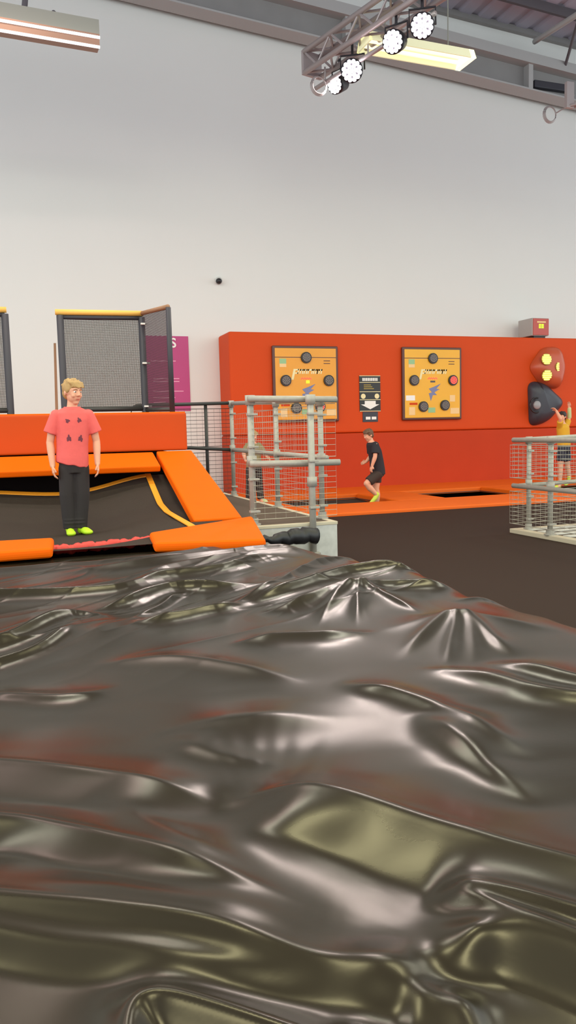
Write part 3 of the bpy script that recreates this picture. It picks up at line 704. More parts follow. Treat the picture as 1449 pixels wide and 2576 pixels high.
def face(T, h, root, hair, detail=True):
    for s in (-1, 1):
        bm = new(); sphere(bm, T @ V(.125*s, -.30, .02), (.062*h, .05*h, .038*h)); e = obj('eye', bm, MT['eye'], root, True)
        bm = new(); sphere(bm, T @ V(.125*s+.0, -.342, .02), (.026*h, .014*h, .028*h)); obj('iris', bm, MT['iris'], e, True)
        bm = new(); tube(bm, [T @ V(.05*s, -.375, .10), T @ V(.12*s, -.365, .125), T @ V(.20*s, -.31, .10)], [.012*h, .016*h, .008*h], 8); obj('eyebrow', bm, MT['brow'], root, True)
    bm = new(); tube(bm, [T @ V(-.085, -.335, -.265), T @ V(-.04, -.36, -.258), T @ V(.04, -.36, -.258), T @ V(.085, -.335, -.265)], [.008*h, .02*h, .02*h, .008*h], 8); obj('lips', bm, MT['lip'], root, True)
def hair_cap(T, h, root, mt, vox, fringe=True, seed=1):
    rg = random.Random(seed); bm = new(); b = bmesh.new()
    sphere(b, (0, .075, .165), (.365, .41, .375), None, 24, 16)
    sphere(b, (0, .20, -.04), (.315, .27, .28), None, 16, 12)
    for s in (-1, 1): sphere(b, (.29*s, .02, .10), (.075, .20, .15), None, 12, 8)
    for i in range(34):       # tousled locks
        a = rg.uniform(-2.6, 2.6); el = rg.uniform(.25, 1.3)
        p = V(.37*math.sin(a)*math.cos(el), .06-.40*math.cos(a)*math.cos(el), .18+.36*math.sin(el))
        d = V(rg.uniform(-.5, .5), rg.uniform(-.5, .1), -.25).normalized()
        limb(b, p, .05, p+d*rg.uniform(.08, .16), .025, 8)
    if fringe:
        for i in range(11):
            x = -.26+.052*i; limb(b, (x, -.26+.5*x*x, .36), .06, (x+.05, -.375+1.2*x*x, .20+rg.uniform(-.03, .03)), .028, 8)
    bmesh.ops.transform(b, matrix=T, verts=b.verts)
    me = bpy.data.meshes.new('t'); b.to_mesh(me); b.free(); bm.from_mesh(me); bpy.data.meshes.remove(me)
    return blend('hair', bm, mt, root, vox, 4)
def arms(bm, sh, el, wr, r=(.042, .033, .024)):
    limb(bm, sh, r[0], el, r[1]); limb(bm, el, r[1]*1.02, Vector(el).lerp(Vector(wr), .3), r[1]*1.05); limb(bm, Vector(el).lerp(Vector(wr), .3), r[1]*1.05, wr, r[2])
def sleeve(bm, p0, r0, p1, r1):
    p0, p1 = Vector(p0), Vector(p1); sphere(bm, p0, r0)
    tube(bm, [p0.lerp(p1, i/5) for i in range(6)], [r0+(r1-r0)*i/5 for i in range(6)], 18)
def shoe(name, heel, yaw, L, mt, root, toe=0.0, vox=.006):
    # sock-clad foot; heel on the ground, pointing along -Y before yaw
    T = Matrix.Translation(heel) @ Matrix.Rotation(yaw, 4, 'Z') @ Matrix.Rotation(toe, 4, 'X'); bm = new()
    sphere(bm, (0, -.02, .034), (.034, .04, .034)); sphere(bm, (0, -.10, .034), (.036, .08, .034)); sphere(bm, (.003, -L+.045, .026), (.042, .06, .026)); sphere(bm, (0, -L*.6, .032), (.038, .08, .032))
    limb(bm, (0, -.03, .05), .038, (0, -.014, .10), .038)
    return blend(name, bm, mt, root, vox, 4, T)

# --- boy in the coral tee, standing on the raised bed
B0 = BOY.copy(); hz = B0.z
P = lambda x, y, z: V(B0.x+x, B0.y+y, hz+z)
t = thing('person', B0, 'boy in a coral tee, black trousers and lime socks standing on the raised trampoline', 'person')
bm = new()
loft(bm, [(P(.03, 0, .60), .10, .075), (P(.03, 0, .70), .115, .08), (P(.033, 0, .80), .105, .075), (P(.036, 0, .92), .12, .08), (P(.038, 0, 1.04), .135, .08), (P(.038, 0, 1.11), .125, .065), (P(.038, 0, 1.145), .06, .05)])
limb(bm, P(.038, 0, 1.12), .048, P(.046, -.008, 1.21), .044)
for s, hx, kx, ax in ((-1, -.02, -.04, -.035), (1, .075, .085, .055)):
    limb(bm, P(hx, 0, .64), .068, P(kx, -.005, .37), .052); limb(bm, P(kx, -.005, .37), .05, P(ax, .01, .07), .034)
arms(bm, P(-.115, 0, 1.075), P(-.165, .015, .835), P(-.155, -.03, .63)); arms(bm, P(.19, 0, 1.075), P(.238, .015, .835), P(.232, -.035, .635))
hand(bm, P(-.155, -.03, .635), (.06, -.12, -1), (0, .95, -.1), (1, .2, 0), .98); hand(bm, P(.232, -.035, .64), (.02, -.2, -1), (.1, .95, -.15), (-1, .2, 0), .98)
hc = P(.052, -.015, 1.275); HT = head_parts(bm, hc, .225, R(32), R(4))
blend('body', bm, MT['skin'], t, .0046, 4)
face(HT, .225, t, None); hair_cap(HT, .225, t, MT['blond'], .005, True, 3)
bm = new()    # tee
loft(bm, [(P(.015, 0, .63), .142, .108), (P(.018, 0, .69), .142, .108), (P(.025, 0, .80), .138, .102), (P(.033, 0, .92), .144, .102), (P(.038, 0, 1.03), .152, .10), (P(.038, 0, 1.09), .150, .085), (P(.038, 0, 1.125), .11, .068), (P(.039, 0, 1.148), .062, .055)])
sleeve(bm, P(-.10, 0, 1.07), .056, P(-.158, .008, .915), .064); sleeve(bm, P(.175, 0, 1.07), .056, P(.230, .008, .915), .064)
shirt = blend('tee_shirt', bm, MT['coral'], t, .006, 5)
# ruffled hem dips to one side: shear the lower edge a little
for v in shirt.data.vertices:
    if v.co.z < .74: v.co.z -= .22*(v.co.x)*min(1, (.74-v.co.z)/.08)+.004*math.sin(v.co.x*60+v.co.y*30)
bvh = BVHTree.FromPolygons([v.co.copy() for v in shirt.data.vertices], [tuple(p.vertices) for p in shirt.data.polygons])
def motif(cx, cz, w, h, seed):
    rg = random.Random(seed); n = 22; pts = []
    for i in range(n):
        a = 2*math.pi*i/n; k = 1+.22*math.sin(a*3+seed)+.18*math.sin(a*5+2*seed)
        pts.append((cx+w/2*k*math.cos(a), cz+h/2*k*math.sin(a)))
    bm = new(); rows = []
    for q in (1, .55):
        ring = []
        for x, z in pts:
            x1, z1 = cx+(x-cx)*q, cz+(z-cz)*q; hit = bvh.ray_cast(Vector((x1, -1, z1)), Vector((0, 1, 0)))
            ring.append(bm.verts.new((hit[0] if hit[0] else Vector((x1, -.1, z1)))+Vector((0, -.0022, 0))))
        rows.append(ring)
    hit = bvh.ray_cast(Vector((cx, -1, cz)), Vector((0, 1, 0))); c = bm.verts.new(hit[0]+Vector((0, -.0022, 0)))
    for i in range(n):
        j = (i+1) % n; bm.faces.new((rows[0][i], rows[0][j], rows[1][j], rows[1][i])); bm.faces.new((rows[1][i], rows[1][j], c))
    me = bpy.data.meshes.new('printed_motif'); bm.to_mesh(me); bm.free(); me.materials.append(MT['motif']); o = bpy.data.objects.new('printed_motif', me); COL.objects.link(o); o.parent = t
for cx, cz, w, h, sd in ((-.012, 1.022, .034, .034, 1), (.088, 1.026, .034, .04, 2), (-.008, .868, .038, .052, 3), (.092, .864, .038, .052, 4)): motif(cx, cz, w, h, sd)
bm = new()    # neckband
tube(bm, [P(.04+.066*math.cos(a), -.004+.058*math.sin(a), 1.142-.018*max(0, -math.sin(a))) for a in [2*math.pi*i/28 for i in range(29)]], .008, 8); obj('neckband', bm, MT['coral'], t, True)
bm = new()    # trousers
loft(bm, [(P(.03, 0, .56), .122, .088), (P(.03, 0, .62), .130, .096), (P(.025, 0, .72), .126, .094)])
for hx, kx, ax in ((-.030, -.042, -.032), (.085, .085, .055)):
    limb(bm, P(hx, 0, .60), .078, P(kx, -.005, .37), .07); sleeve(bm, P(kx, -.005, .37), .07, P(ax, .01, .062), .062)
    for z in (.11, .14, .2, .3, .36): sphere(bm, P(ax+(kx-ax)*(z-.1)/.27, 0, z), (.064, .064, .02))
blend('trousers', bm, MT['grey'], t, .006, 4)
shoe('sock', P(-.036, .03, 0), R(0), .185, MT['lime'], t, 0, .005); shoe('sock', P(.055, .03, .002), R(24), .18, MT['lime'], t, 0, .005)

# --- boy in the black tee on the court trampoline, side on, facing left
KX, KY, KZ = 5.95, 12.25, -.128; s_ = .0069
K = lambda px, py, y=0: V(KX+(px-948)*s_, KY+y, KZ+.0+(1281-py)*s_)
t = thing('person', (KX, KY, KZ), 'boy in a black tee and dark shorts running on the court trampoline', 'person')
bm = new()
loft(bm, [(K(951, 1190), .10, .11), (K(949, 1175), .095, .11), (K(947, 1155), .095, .12), (K(943, 1130), .10, .13), (K(938, 1115), .085, .12), (K(935, 1107), .05, .05)])
limb(bm, K(936, 1110), .045, K(931, 1097), .042)
HT = head_parts(bm, K(927.5, 1093), .215, R(-82), R(14))
limb(bm, K(948, 1190, -.06), .085, K(917, 1214, -.06), .056); limb(bm, K(917, 1214, -.06), .055, K(926, 1226, -.06), .056); limb(bm, K(926, 1226, -.06), .056, K(943, 1243, -.06), .036)
limb(bm, K(953, 1190, .06), .085, K(951, 1230, .06), .056); limb(bm, K(951, 1230, .06), .055, K(954, 1245, .06), .055); limb(bm, K(954, 1245, .06), .055, K(953, 1272, .06), .036)
limb(bm, K(953, 1272, .06), .036, K(945, 1277, .06), .03)
arms(bm, K(938, 1117, -.14), K(934, 1147, -.16), K(928, 1168, -.13), (.045, .036, .026)); arms(bm, K(940, 1117, .13), K(945, 1146, .16), K(931, 1160, .15), (.045, .036, .026))
hand(bm, K(928, 1168, -.13), (-.3, .1, -1), (-.3, 1, 0), (1, 0, -.2), .98); hand(bm, K(931, 1160, .15), (-1, 0, -.3), (0, -.3, -1), (0, -1, 0), .98)
blend('body', bm, MT['skin'], t, .0075, 4); face(HT, .215, t, None); hair_cap(HT, .215, t, MT['brownhair'], .008, True, 5)
bm = new()
loft(bm, [(K(953, 1193), .125, .145), (K(952, 1180), .128, .145), (K(949, 1155), .118, .145), (K(944, 1132), .118, .15), (K(939, 1117), .10, .15), (K(936, 1110), .062, .075)])
sleeve(bm, K(938, 1118, -.12), .066, K(935, 1139, -.155), .07); sleeve(bm, K(940, 1118, .12), .066, K(944, 1139, .155), .066)
blend('tee_shirt', bm, MT['navy'], t, .009, 4)
bm = new(); loft(bm, [(K(951, 1197), .115, .135), (K(951, 1185), .12, .14)])
sleeve(bm, K(948, 1192, -.06), .095, K(922, 1210, -.06), .086); sleeve(bm, K(953, 1192, .06), .095, K(952, 1214, .06), .09)
blend('shorts', bm, MT['shorts'], t, .009, 4)
bm = new(); hl = K(946, 1243, -.06); limb(bm, K(942, 1240, -.06), .038, hl, .036); limb(bm, hl, .038, K(940, 1252, -.06), .04); limb(bm, K(940, 1252, -.06), .04, K(931, 1261, -.06), .034); limb(bm, K(931, 1261, -.06), .034, K(926, 1264, -.06), .024)
blend('sock', bm, MT['lime2'], t, .007, 4)
shoe('sock', K(955, 1281, .06), R(-80), .21, MT['lime2'], t)

# --- child in olive behind the steel railing, legs apart
OX, OY, OZ = 3.86, 12.75, .055; s_ = .0067
K = lambda px, py, y=0: V(OX+(px-637)*s_, OY+y, OZ+(1258-py)*s_)
t = thing('person', (OX, OY, OZ), 'child in an olive top and dark trousers standing behind the steel railing', 'person')
bm = new()
loft(bm, [(K(637, 1172), .10, .085), (K(637, 1155), .11, .09), (K(637, 1130), .105, .085), (K(637, 1112), .12, .08), (K(637, 1103), .055, .05)])
limb(bm, K(637, 1105), .045, K(637, 1096), .042); HT = head_parts(bm, K(637, 1087), .205, R(20), R(10))
for s in (-1, 1):
    limb(bm, K(637+9*s, 1168), .075, K(637+13*s, 1212), .052); limb(bm, K(637+13*s, 1212), .05, K(637+16*s, 1250), .036); limb(bm, K(637+16*s, 1250), .034, K(637+17*s, 1254, -.08), .028)
    e = K(637+27*s, 1128, -.02); w = K(637+(29 if s < 0 else 32)*s, 1141, -.12); arms(bm, K(637+15*s, 1110), e, w, (.042, .034, .025)); hand(bm, w, (.25*s, -.9, -.35), (0, -.3, -1), (-s, -.2, 0), .95)
blend('body', bm, MT['skin'], t, .0075, 4); face(HT, .205, t, None); hair_cap(HT, .205, t, MT['blond'], .008, True, 8)
bm = new(); loft(bm, [(K(637, 1166), .135, .11), (K(637, 1140), .128, .105), (K(637, 1116), .14, .10), (K(637, 1106), .085, .075)])
for s in (-1, 1): limb(bm, K(637+14*s, 1111), .06, K(637+24*s, 1124, -.01), .056)
blend('top', bm, MT['olive'], t, .009, 4)
bm = new(); loft(bm, [(K(637, 1176), .125, .10), (K(637, 1162), .125, .105)])
for s in (-1, 1): limb(bm, K(637+9*s, 1172), .086, K(637+13*s, 1212), .066); sleeve(bm, K(637+13*s, 1212), .066, K(637+16*s, 1249), .058)
blend('trousers', bm, MT['grey'], t, .009, 4)
for s in (-1, 1): shoe('sock', K(637+16*s, 1258, .03), R(18*s), .19, MT['palegreen'], t)

# --- child in mustard at the right edge, one arm raised, reaching for the wall domes
YX, YY, YZ = 10.5, 12.95, -.03; s_ = .0079
K = lambda px, py, y=0: V(YX+(px-1419)*s_, YY+y, YZ+(1224-py)*s_)
t = thing('person', (YX, YY, YZ), 'child in a mustard top and navy shorts reaching up at the right edge', 'person')
bm = new()
loft(bm, [(K(1421, 1122), .10, .10), (K(1420, 1105), .11, .10), (K(1418, 1080), .11, .10), (K(1417, 1062), .12, .09), (K(1416, 1054), .05, .05)])
limb(bm, K(1416, 1056), .046, K(1415, 1048), .044); HT = head_parts(bm, K(1414, 1039), .215, R(-68), R(-6))
limb(bm, K(1414, 1122), .08, K(1411, 1163), .054); limb(bm, K(1411, 1163), .052, K(1410, 1212), .036); limb(bm, K(1410, 1212), .034, K(1403, 1218, -.02), .03)
limb(bm, K(1428, 1122, .02), .08, K(1436, 1162, .04), .054); limb(bm, K(1436, 1162, .04), .052, K(1446, 1198, .06), .036); limb(bm, K(1446, 1198, .06), .034, K(1440, 1208, .04), .03)
arms(bm, K(1405, 1066, -.02), K(1397, 1044, -.12), K(1388, 1024, -.08), (.044, .035, .026)); hand(bm, K(1388, 1024, -.08), (-.75, .1, .65), (0, -1, .2), (.3, .4, -1), .98)
arms(bm, K(1430, 1064, .02), K(1441, 1043, .05), K(1436, 1016, .0), (.044, .035, .026)); hand(bm, K(1436, 1016, .0), (-.15, -.1, 1), (-.5, 1, 0), (-1, -.5, 0), .98)
blend('body', bm, MT['skin'], t, .008, 4); face(HT, .215, t, None); hair_cap(HT, .215, t, MT['darkhair'], .009, True, 11)
bm = new(); loft(bm, [(K(1421, 1112), .135, .125), (K(1419, 1090), .13, .12), (K(1417, 1066), .14, .11), (K(1416, 1057), .08, .075)])
sleeve(bm, K(1407, 1066, -.01), .062, K(1399, 1050, -.09), .062); sleeve(bm, K(1428, 1065, .02), .062, K(1438, 1048, .045), .062)
blend('tee_shirt', bm, MT['mustard'], t, .009, 4)
bm = new(); loft(bm, [(K(1421, 1128), .13, .115), (K(1421, 1108), .125, .115)])
sleeve(bm, K(1414, 1124), .092, K(1412, 1152), .09); sleeve(bm, K(1428, 1124, .02), .092, K(1434, 1152, .03), .09); blend('shorts', bm, MT['navyshorts'], t, .009, 4)
bm = new(); limb(bm, K(1441, 1040, .045), .044, K(1437, 1018, .005), .036); blend('arm_guard', bm, MT['palegreen'], t, .008, 4)
shoe('sock', K(1412, 1222, .02), R(-75), .2, MT['lime2'], t); shoe('sock', K(1449, 1207, .07), R(-70), .2, MT['lime2'], t, R(25))

# ------------------------------------------------------------------ landing airbag
BT = .42
m = bpy.data.materials.new('black_pvc'); m.use_nodes = True; nt = m.node_tree; b = nt.nodes['Principled BSDF']
b.inputs['Base Color'].default_value = (*lin((36, 31, 22)), 1); b.inputs['Roughness'].default_value = .24; b.inputs['Specular IOR Level'].default_value = .42; b.inputs['Specular Tint'].default_value = (1, .9, .78, 1)
tc = nt.nodes.new('ShaderNodeTexCoord'); nz = nt.nodes.new('ShaderNodeTexNoise'); nz.inputs['Scale'].default_value = 3.2; nz.inputs['Detail'].default_value = 3
nt.links.new(tc.outputs['Object'], nz.inputs['Vector'])
rp = nt.nodes.new('ShaderNodeMapRange'); rp.inputs['To Min'].default_value = .19; rp.inputs['To Max'].default_value = .3
nt.links.new(nz.outputs['Fac'], rp.inputs['Value']); nt.links.new(rp.outputs['Result'], b.inputs['Roughness'])
n2 = nt.nodes.new('ShaderNodeTexNoise'); n2.inputs['Scale'].default_value = 90; n2.inputs['Detail'].default_value = 2; nt.links.new(tc.outputs['Object'], n2.inputs['Vector'])
bp = nt.nodes.new('ShaderNodeBump'); bp.inputs['Strength'].default_value = .02; bp.inputs['Distance'].default_value = .004
nt.links.new(n2.outputs['Fac'], bp.inputs['Height']); nt.links.new(bp.outputs['Normal'], b.inputs['Normal'])
MT['pvc'] = m
XR = 2.16; YB = 5.86; YFN = .42
xs = np.concatenate([np.linspace(-3.2, -.42, 36), np.linspace(-.4, XR, 440)])
ys = np.concatenate([np.linspace(YFN, .72, 16), .73+4.72*np.linspace(0, 1, 800)**1.12*1.09])
ys = ys[ys <= YB]; ys[-1] = YB
GX, GY = np.meshgrid(xs, ys)
def sstep(a, b_, v): t = np.clip((v-a)/(b_-a), 0, 1); return t*t*(3-2*t)
def vnoise(x, y, seed):
    # smooth value noise
    rg = np.random.default_rng(seed); T = rg.random((64, 64))
    xi, yi = np.floor(x).astype(int), np.floor(y).astype(int); fx, fy = x-xi, y-yi
    fx = fx*fx*fx*(fx*(fx*6-15)+10); fy = fy*fy*fy*(fy*(fy*6-15)+10)
    a, b2, c, d2 = T[xi % 64, yi % 64], T[(xi+1) % 64, yi % 64], T[xi % 64, (yi+1) % 64], T[(xi+1) % 64, (yi+1) % 64]
    return (a*(1-fx)+b2*fx)*(1-fy)+(c*(1-fx)+d2*fx)*fy-.5
Zb = np.full_like(GX, BT)
# broad billows, the far half slanting one way and the near half the other
far = sstep(2.2, 3.4, GY)
sl = .35*far-.22*(1-far)
U = GX; V = GY-sl*GX
Zb += .03*(GY-2.9)*sstep(5.3, 4.4, GY)+.028*vnoise(U*.8+3, V*1.5+1, 1)+.014*vnoise(U*1.5+9, V*3.0+5, 2)*(1-.4*far)
wx = U+.3*vnoise(U*1.5, V*1.5, 3); wv = V+.10*vnoise(U*1.7+4, V*2.0, 4)
Zb += .0035*vnoise(wx*1.7, wv*6, 5)+.0022*vnoise(wx*2.6+7, wv*10+2, 6)
Zb += .006*np.exp(-np.abs(vnoise(wx*1.3+20, wv*4.5+8, 8))*16)*far
ca_, sa_ = math.cos(.36), math.sin(.36); A1, A2 = wx*ca_+wv*sa_, -wx*sa_+wv*ca_
lf = sstep(1.9, .9, GX-.25*(GY-3))*far
Zb += .35*(.010*np.exp(-np.abs(vnoise(A1*.8+3, A2*5.5+1, 21))*14)+.007*np.exp(-np.abs(vnoise(A1*1.1+13, A2*9+4, 22))*14))*(.12*far+.78*lf)
def bump(px, py, h, rx, ry, ang=0):
    c = atz(px, py, BT); dx, dy = GX-c.x, GY-c.y; ca, sa = math.cos(ang), math.sin(ang)
    u, v = (dx*ca+dy*sa)/rx, (-dx*sa+dy*ca)/ry
    Zb[:] += h*np.exp(-(u*u+v*v))
def fold(pts, h, wn, wf, t0=.25, t1=.25, z=BT, c=.12, kk=2.2, terrace=False):
    P = np.array([tuple(atz(x, y, z))[:2] for x, y in pts])
    # round the corners of the line
    for _ in range(2):
        Q = [P[0]]
        for a, q in zip(P, P[1:]): Q += [a*.75+q*.25, a*.25+q*.75]
        P = np.array(Q+[P[-1]])
    mg = 4*max(wn, wf)
    ix = np.where((xs > P[:, 0].min()-mg) & (xs < P[:, 0].max()+mg))[0]; iy = np.where((ys > P[:, 1].min()-mg) & (ys < P[:, 1].max()+mg))[0]
    if not len(ix) or not len(iy): return
    sl_ = np.ix_(iy, ix); X, Y = GX[sl_], GY[sl_]
    seg = np.linalg.norm(np.diff(P, axis=0), axis=1); cum = np.concatenate([[0], np.cumsum(seg)]); T = cum[-1]
    bd = np.full(X.shape, 1e9); bs = np.zeros(X.shape); sg = np.ones(X.shape)
    for i in range(len(seg)):
        d = (P[i+1]-P[i])/seg[i]; rx, ry = X-P[i, 0], Y-P[i, 1]
        t = np.clip(rx*d[0]+ry*d[1], 0, seg[i]); px, py = rx-t*d[0], ry-t*d[1]
        dd = np.hypot(px, py); side = np.sign(d[0]*ry-d[1]*rx); u = dd < bd
        bd = np.where(u, dd, bd); bs = np.where(u, (cum[i]+t)/T, bs); sg = np.where(u, side, sg)
    sgs = np.tanh(bd*sg/.02)*.5+.5
    w = wn*(1-sgs)+wf*sgs
    t = bd/w; f = np.exp(-(np.sqrt(t*t+c*c)-c)*kk)
    if terrace:      # flat facet on the near side ending in a crease, long soft fall on the far side
        u = 1.05-np.sqrt(t*t+.02)*.95; g = .5*(u+np.sqrt(u*u+.02)); g = g/.925; f = np.where(sgs < .5, g*np.exp(-np.maximum(0, t-1)*3), f)
    env = sstep(0, max(t0, 1e-3), bs)*sstep(0, max(t1, 1e-3), 1-bs)
    Zb[sl_] += h*f*env
FOLDS = [
 # far half, running up to the right
 ([(-200, 1436), (0, 1414), (150, 1399), (350, 1386), (560, 1373), (700, 1360)], .05, .18, .10, 0, .1),
 ([(-300, 1490), (-40, 1468), (150, 1456), (300, 1444), (430, 1421), (520, 1399), (580, 1380), (660, 1394)], .05, .20, .12, 0, .15),
 ([(100, 1475), (220, 1462), (400, 1441), (560, 1413), (640, 1396), (800, 1383)], .05, .16, .10, .4, .15),
 ([(140, 1496), (350, 1479), (420, 1456), (560, 1431), (650, 1419), (800, 1396)], .055, .17, .10, .35, .15),
 ([(-200, 1532), (0, 1522), (220, 1512), (330, 1501), (400, 1476), (500, 1463), (590, 1449), (640, 1428), (760, 1420)], .055, .12, .12, 0, .2),
 ([(180, 1573), (300, 1547), (380, 1516), (450, 1498), (560, 1499), (680, 1478)], .052, .13, .16, .3, .35),
 ([(-250, 1700), (0, 1642), (60, 1621), (130, 1592), (200, 1574), (310, 1577)], .056, .12, .18, .0, .35),
 ([(-40, 1690), (90, 1655), (150, 1625), (190, 1600)], .035, .06, .07, .1, .3),
 ([(320, 1582), (400, 1547), (440, 1518), (480, 1504)], .03, .05, .06, .3, .3),
 ([(320, 1594), (440, 1572), (520, 1552), (560, 1546), (640, 1528)], .045, .09, .10, .3, .3),
 ([(540, 1546), (640, 1520), (700, 1490), (725, 1470), (800, 1428), (910, 1416)], .05, .09, .10, .25, .3),
 ([(600, 1540), (725, 1502), (790, 1475), (850, 1459), (960, 1449), (1090, 1460)], .06, .10, .14, .25, .25),
 ([(640, 1556), (760, 1542), (850, 1508), (1000, 1499), (1100, 1494)], .055, .14, .10, .25, .2),
 ([(560, 1630), (700, 1616), (830, 1612), (940, 1600)], .035, .14, .10, .35, .35),
 ([(-80, 1740), (60, 1752), (200, 1752), (300, 1715)], .022, .09, .12, .3, .35),
 ([(200, 1680), (420, 1660), (560, 1678), (800, 1720)], .024, .16, .14, .35, .35),
 # star-shaped tucks on the right
 ([(866, 1506), (870, 1560), (880, 1600)], .03, .04, .04, .05, .6),
 ([(872, 1508), (930, 1530), (1005, 1566)], .04, .04, .05, .05, .4),
 ([(850, 1510), (810, 1545), (790, 1590)], .035, .05, .05, .05, .6),
 ([(1062, 1570), (1068, 1640), (1082, 1715)], .04, .035, .03, .05, .5),
 ([(1050, 1572), (1005, 1610), (975, 1670)], .04, .05, .045, .05, .6),
 ([(1074, 1572), (1112, 1625), (1130, 1700)], .03, .04, .035, .05, .6),
 ([(1080, 1572), (1135, 1615), (1200, 1668)], .045, .035, .06, .05, .4),
 ([(900, 1606), (1000, 1585), (1062, 1570), (1130, 1576), (1280, 1606)], .032, .12, .12, .35, .35),
 ([(1130, 1672), (1250, 1700), (1330, 1727), (1500, 1768), (1700, 1820)], .04, .06, .10, .25, .0),
 ([(1000, 1680), (1150, 1705), (1300, 1757), (1500, 1772), (1700, 1790)], .035, .08, .08, .3, .0),
 ([(840, 1712), (900, 1726), (1000, 1744), (1130, 1792), (1220, 1840), (1330, 1900)], .035, .09, .12, .25, .35),
 ([(1050, 1530), (1150, 1508), (1230, 1530), (1260, 1570)], .035, .08, .08, .35, .4),
 ([(1340, 1560), (1400, 1610), (1440, 1690)], .03, .06, .06, .35, .35),
 ([(1040, 1780), (1150, 1850), (1250, 1930), (1380, 2005)], .03, .07, .18, .3, .35),
 ([(300, 1850), (520, 1812), (880, 1790)], .018, .18, .16, .45, .45),
 ([(430, 1830), (480, 1866), (560, 1886), (760, 1915)], .018, .12, .2, .35, .45),
 # near half, running down to the right
 ([(-500, 1900), (0, 1921), (120, 1931), (290, 1950), (400, 1970), (600, 2005)], .04, .13, .30, 0, .25),
 ([(520, 2004), (640, 1985), (760, 1988), (950, 2032), (1150, 2090), (1300, 2130), (1800, 2240)], .060, .15, .34, .25, 0),
 ([(-400, 2030), (0, 2052), (90, 2062), (300, 2112), (500, 2172), (700, 2222), (920, 2262)], .046, .085, .20, 0, .4),
 ([(200, 1995), (330, 2045), (430, 2090), (520, 2135), (700, 2172)], .022, .08, .12, .35, .4),
 ([(0, 2205), (250, 2226), (450, 2256), (700, 2292), (900, 2305)], .022, .07, .14, .35, .4),
 ([(-400, 2215), (0, 2252), (200, 2276), (500, 2312), (700, 2362), (930, 2382), (1100, 2372)], .05, .075, .20, 0, .3),
 ([(-300, 2280), (0, 2322), (150, 2345), (300, 2360), (520, 2392), (700, 2412), (880, 2376)], .028, .05, .06, 0, .4),
 ([(1060, 2190), (1250, 2226), (1450, 2276), (1800, 2360)], .035, .05, .12, .2, 0),
 ([(1080, 2196), (1250, 2272), (1450, 2332), (1800, 2440)], .022, .04, .05, .25, 0),
 ([(1140, 2400), (1168, 2335), (1215, 2308), (1300, 2318), (1450, 2362), (1800, 2480)], .055, .07, .12, .25, 0),
 ([(330, 2700), (312, 2570), (335, 2487), (400, 2471), (500, 2490), (700, 2546), (1000, 2640)], .050, .06, .09, .1, 0),
 ([(800, 2548), (950, 2570), (1080, 2600)], .02, .04, .06, .35, .3),
 ([(1060, 2390), (1078, 2480), (1090, 2620)], .022, .04, .10, .35, 0),
 ([(1120, 2400), (1195, 2500), (1230, 2640)], .02, .05, .05, .35, 0),
]
for i, q in enumerate(FOLDS):
    k = 1.25 if i < 16 else .5 if i < 24 else .9
    wk = .85 if i < 16 else 1.15 if i < 24 else 1
    fold(q[0], q[1]*k*(.8 if i < 16 else 1), q[2]*wk, q[3]*wk, *q[4:], c=.12 if i < 32 else .2, terrace=i >= 32)
for i, q in enumerate(FOLDS):     # stitched-tight crest running along the long folds
    if i in (5, 6, 32, 33, 34, 37, 39, 40, 42): fold(q[0], .007 if i > 30 else .012, .014 if i > 30 else .03, .014 if i > 30 else .03, *q[4:], c=.4)
for q in ((760, 2050, .02, .16, .10), (420, 1975, .012, .2, .09), (980, 2385, .03, .09, .07), (1000, 1462, .03, .14, .2), (1062, 1590, .014, .22, .22), (865, 1530, .03, .2, .22), (1150, 1850, .016, .09, .14), (660, 1800, .012, .22, .12), (230, 1600, .05, .25, .25), (100, 2140, .012, .16, .10)): bump(*q)
Zb -= .035*sstep(5.1, 5.45, GY)
Zb = np.where(GY > 5.2, np.minimum(Zb, .405+.03*sstep(5.45, 5.2, GY)), Zb)
for _ in range(5):     # soften the near half
    Zs = Zb.copy(); Zs[1:-1, 1:-1] = (Zb[1:-1, 1:-1]*4+2*(Zb[:-2, 1:-1]+Zb[2:, 1:-1]+Zb[1:-1, :-2]+Zb[1:-1, 2:])+Zb[:-2, :-2]+Zb[:-2, 2:]+Zb[2:, :-2]+Zb[2:, 2:])/16
    Zb = Zb+(Zs-Zb)*sstep(3.2, 2.4, GY)
# rounded-off edges: right side, far end, near end
def edge(d, r): t = np.clip(1-d/r, 0, 1); return 1-np.sqrt(np.clip(1-t*t, 0, 1))
wob = .05*vnoise(GY*1.3, GX*0+2, 11)+.03*vnoise(GY*4, GX*0+5, 12)
dr = edge(XR-GX+wob*sstep(.5, .05, XR-GX)*0, .38); db = edge(YB-GY, .14); df = edge(GY-YFN, .18)
drop = np.clip(1-(1-dr)*(1-df), 0, 1)
Zb = Zb*(1-drop)+.0*drop
Zb = Zb-(.10*db)
Zb = np.maximum(Zb, .004)
GXX = GX+(wob+.15*(4.5-GY)+.06)*sstep(1.0, 2.1, GX)
ny_, nx_ = GX.shape
co = np.stack([GXX, GY, Zb], -1).reshape(-1, 3).astype(np.float32)
idx = np.arange(ny_*nx_).reshape(ny_, nx_)
fc = np.stack([idx[:-1, :-1], idx[:-1, 1:], idx[1:, 1:], idx[1:, :-1]], -1).reshape(-1, 4)
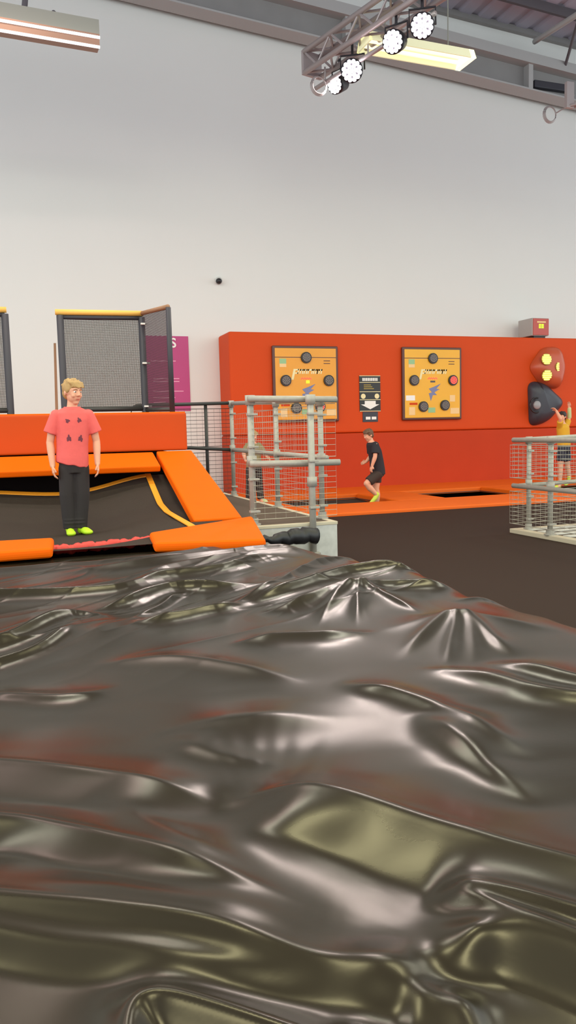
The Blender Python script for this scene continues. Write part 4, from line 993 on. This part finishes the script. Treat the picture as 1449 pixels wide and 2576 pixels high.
# skirts down to the floor at the far and near ends
ex = []; cos = [co]
base = len(co)
for row in (0, ny_-1):
    q = co[idx[row]].copy(); q[:, 2] = .004; cos.append(q)
    i0 = idx[row]; i1 = base+np.arange(nx_); base += nx_
    f4 = np.stack([i0[:-1], i1[:-1], i1[1:], i0[1:]], -1); ex.append(f4 if row == 0 else f4[:, ::-1])
co = np.concatenate(cos); fc = np.concatenate([fc]+ex).astype(np.int32)
me = bpy.data.meshes.new('landing_airbag'); me.vertices.add(len(co)); me.vertices.foreach_set('co', co.ravel())
me.loops.add(fc.size); me.loops.foreach_set('vertex_index', fc.ravel()); me.polygons.add(len(fc))
me.polygons.foreach_set('loop_start', np.arange(0, fc.size, 4, dtype=np.int32)); me.polygons.foreach_set('loop_total', np.full(len(fc), 4, np.int32))
me.update(calc_edges=True)
bag = setp(link('landing_airbag', me, MT['pvc'], None, True), 'huge glossy black wrinkled landing airbag filling the foreground', 'airbag')
# rolled black cloth stuffed at the far right corner
bm = new(); P0, P1 = Vector((1.86, 5.98, .375)), Vector((2.38, 6.1, .375)); pts = [P0.lerp(P1, i/16) for i in range(17)]
tube(bm, [p+Vector((0, .014*math.sin(i*1.1), .012*math.sin(i*1.5))) for i, p in enumerate(pts)], [.02+.045*min(1, i/8)+.008*math.sin(i*2.1) for i in range(17)], 14)
obj('rolled_corner', bm, MT['black'], bag, True)

# ------------------------------------------------------------------ light
def area(name, loc, sx, sy, power, rgb, rot=(0, 0, 0)):
    l = bpy.data.lights.new(name, 'AREA'); l.shape = 'RECTANGLE'; l.size = sx; l.size_y = sy; l.energy = power; l.color = rgb
    o = bpy.data.objects.new(name, l); o.location = loc; o.rotation_euler = rot; COL.objects.link(o); return o
for y in (-5, 0., 4.2, 8.0):
    for x in (-9, -4.2, .6, 5.4, 10.2, 15):
        area('hall_strip_light', (x, y, 7.5), 1.9, .45, 96, (1, .99, .60) if y < 6 else (.95, .98, .82))
for q in [o for o in COL.objects if o.name.startswith('stage_spotlight') and o.parent is None]:
    pass
for x in (-2.6, .2):
    area('added_pink_light', (x, 9.6, 7.7), 1.6, .4, 60, (1, .76, .72))  # unseen lamps, added to give the airbag folds pink highlights
for c, ax, rad in SPOTS:          # the lamps of the four stage spotlights
    o = area('stage_lamp', c, rad*1.7, rad*1.7, 16, (1, .86, .82)); o.data.shape = 'DISK'; o.data.spread = R(110)
    o.rotation_euler = Vector(ax).to_track_quat('-Z', 'Y').to_euler()
w = bpy.data.worlds.new('hall_world'); S.world = w; w.use_nodes = True
w.node_tree.nodes['Background'].inputs[0].default_value = (.86, .96, 1, 1); w.node_tree.nodes['Background'].inputs[1].default_value = 2.05
S.view_settings.view_transform = 'Standard'; S.view_settings.look = 'None'; S.view_settings.gamma = 1; S.view_settings.use_curve_mapping = False
S.view_settings.exposure = 0
S.cycles.max_bounces = 8; S.cycles.transparent_max_bounces = 12; S.cycles.use_denoising = True; S.cycles.sample_clamp_indirect = 4
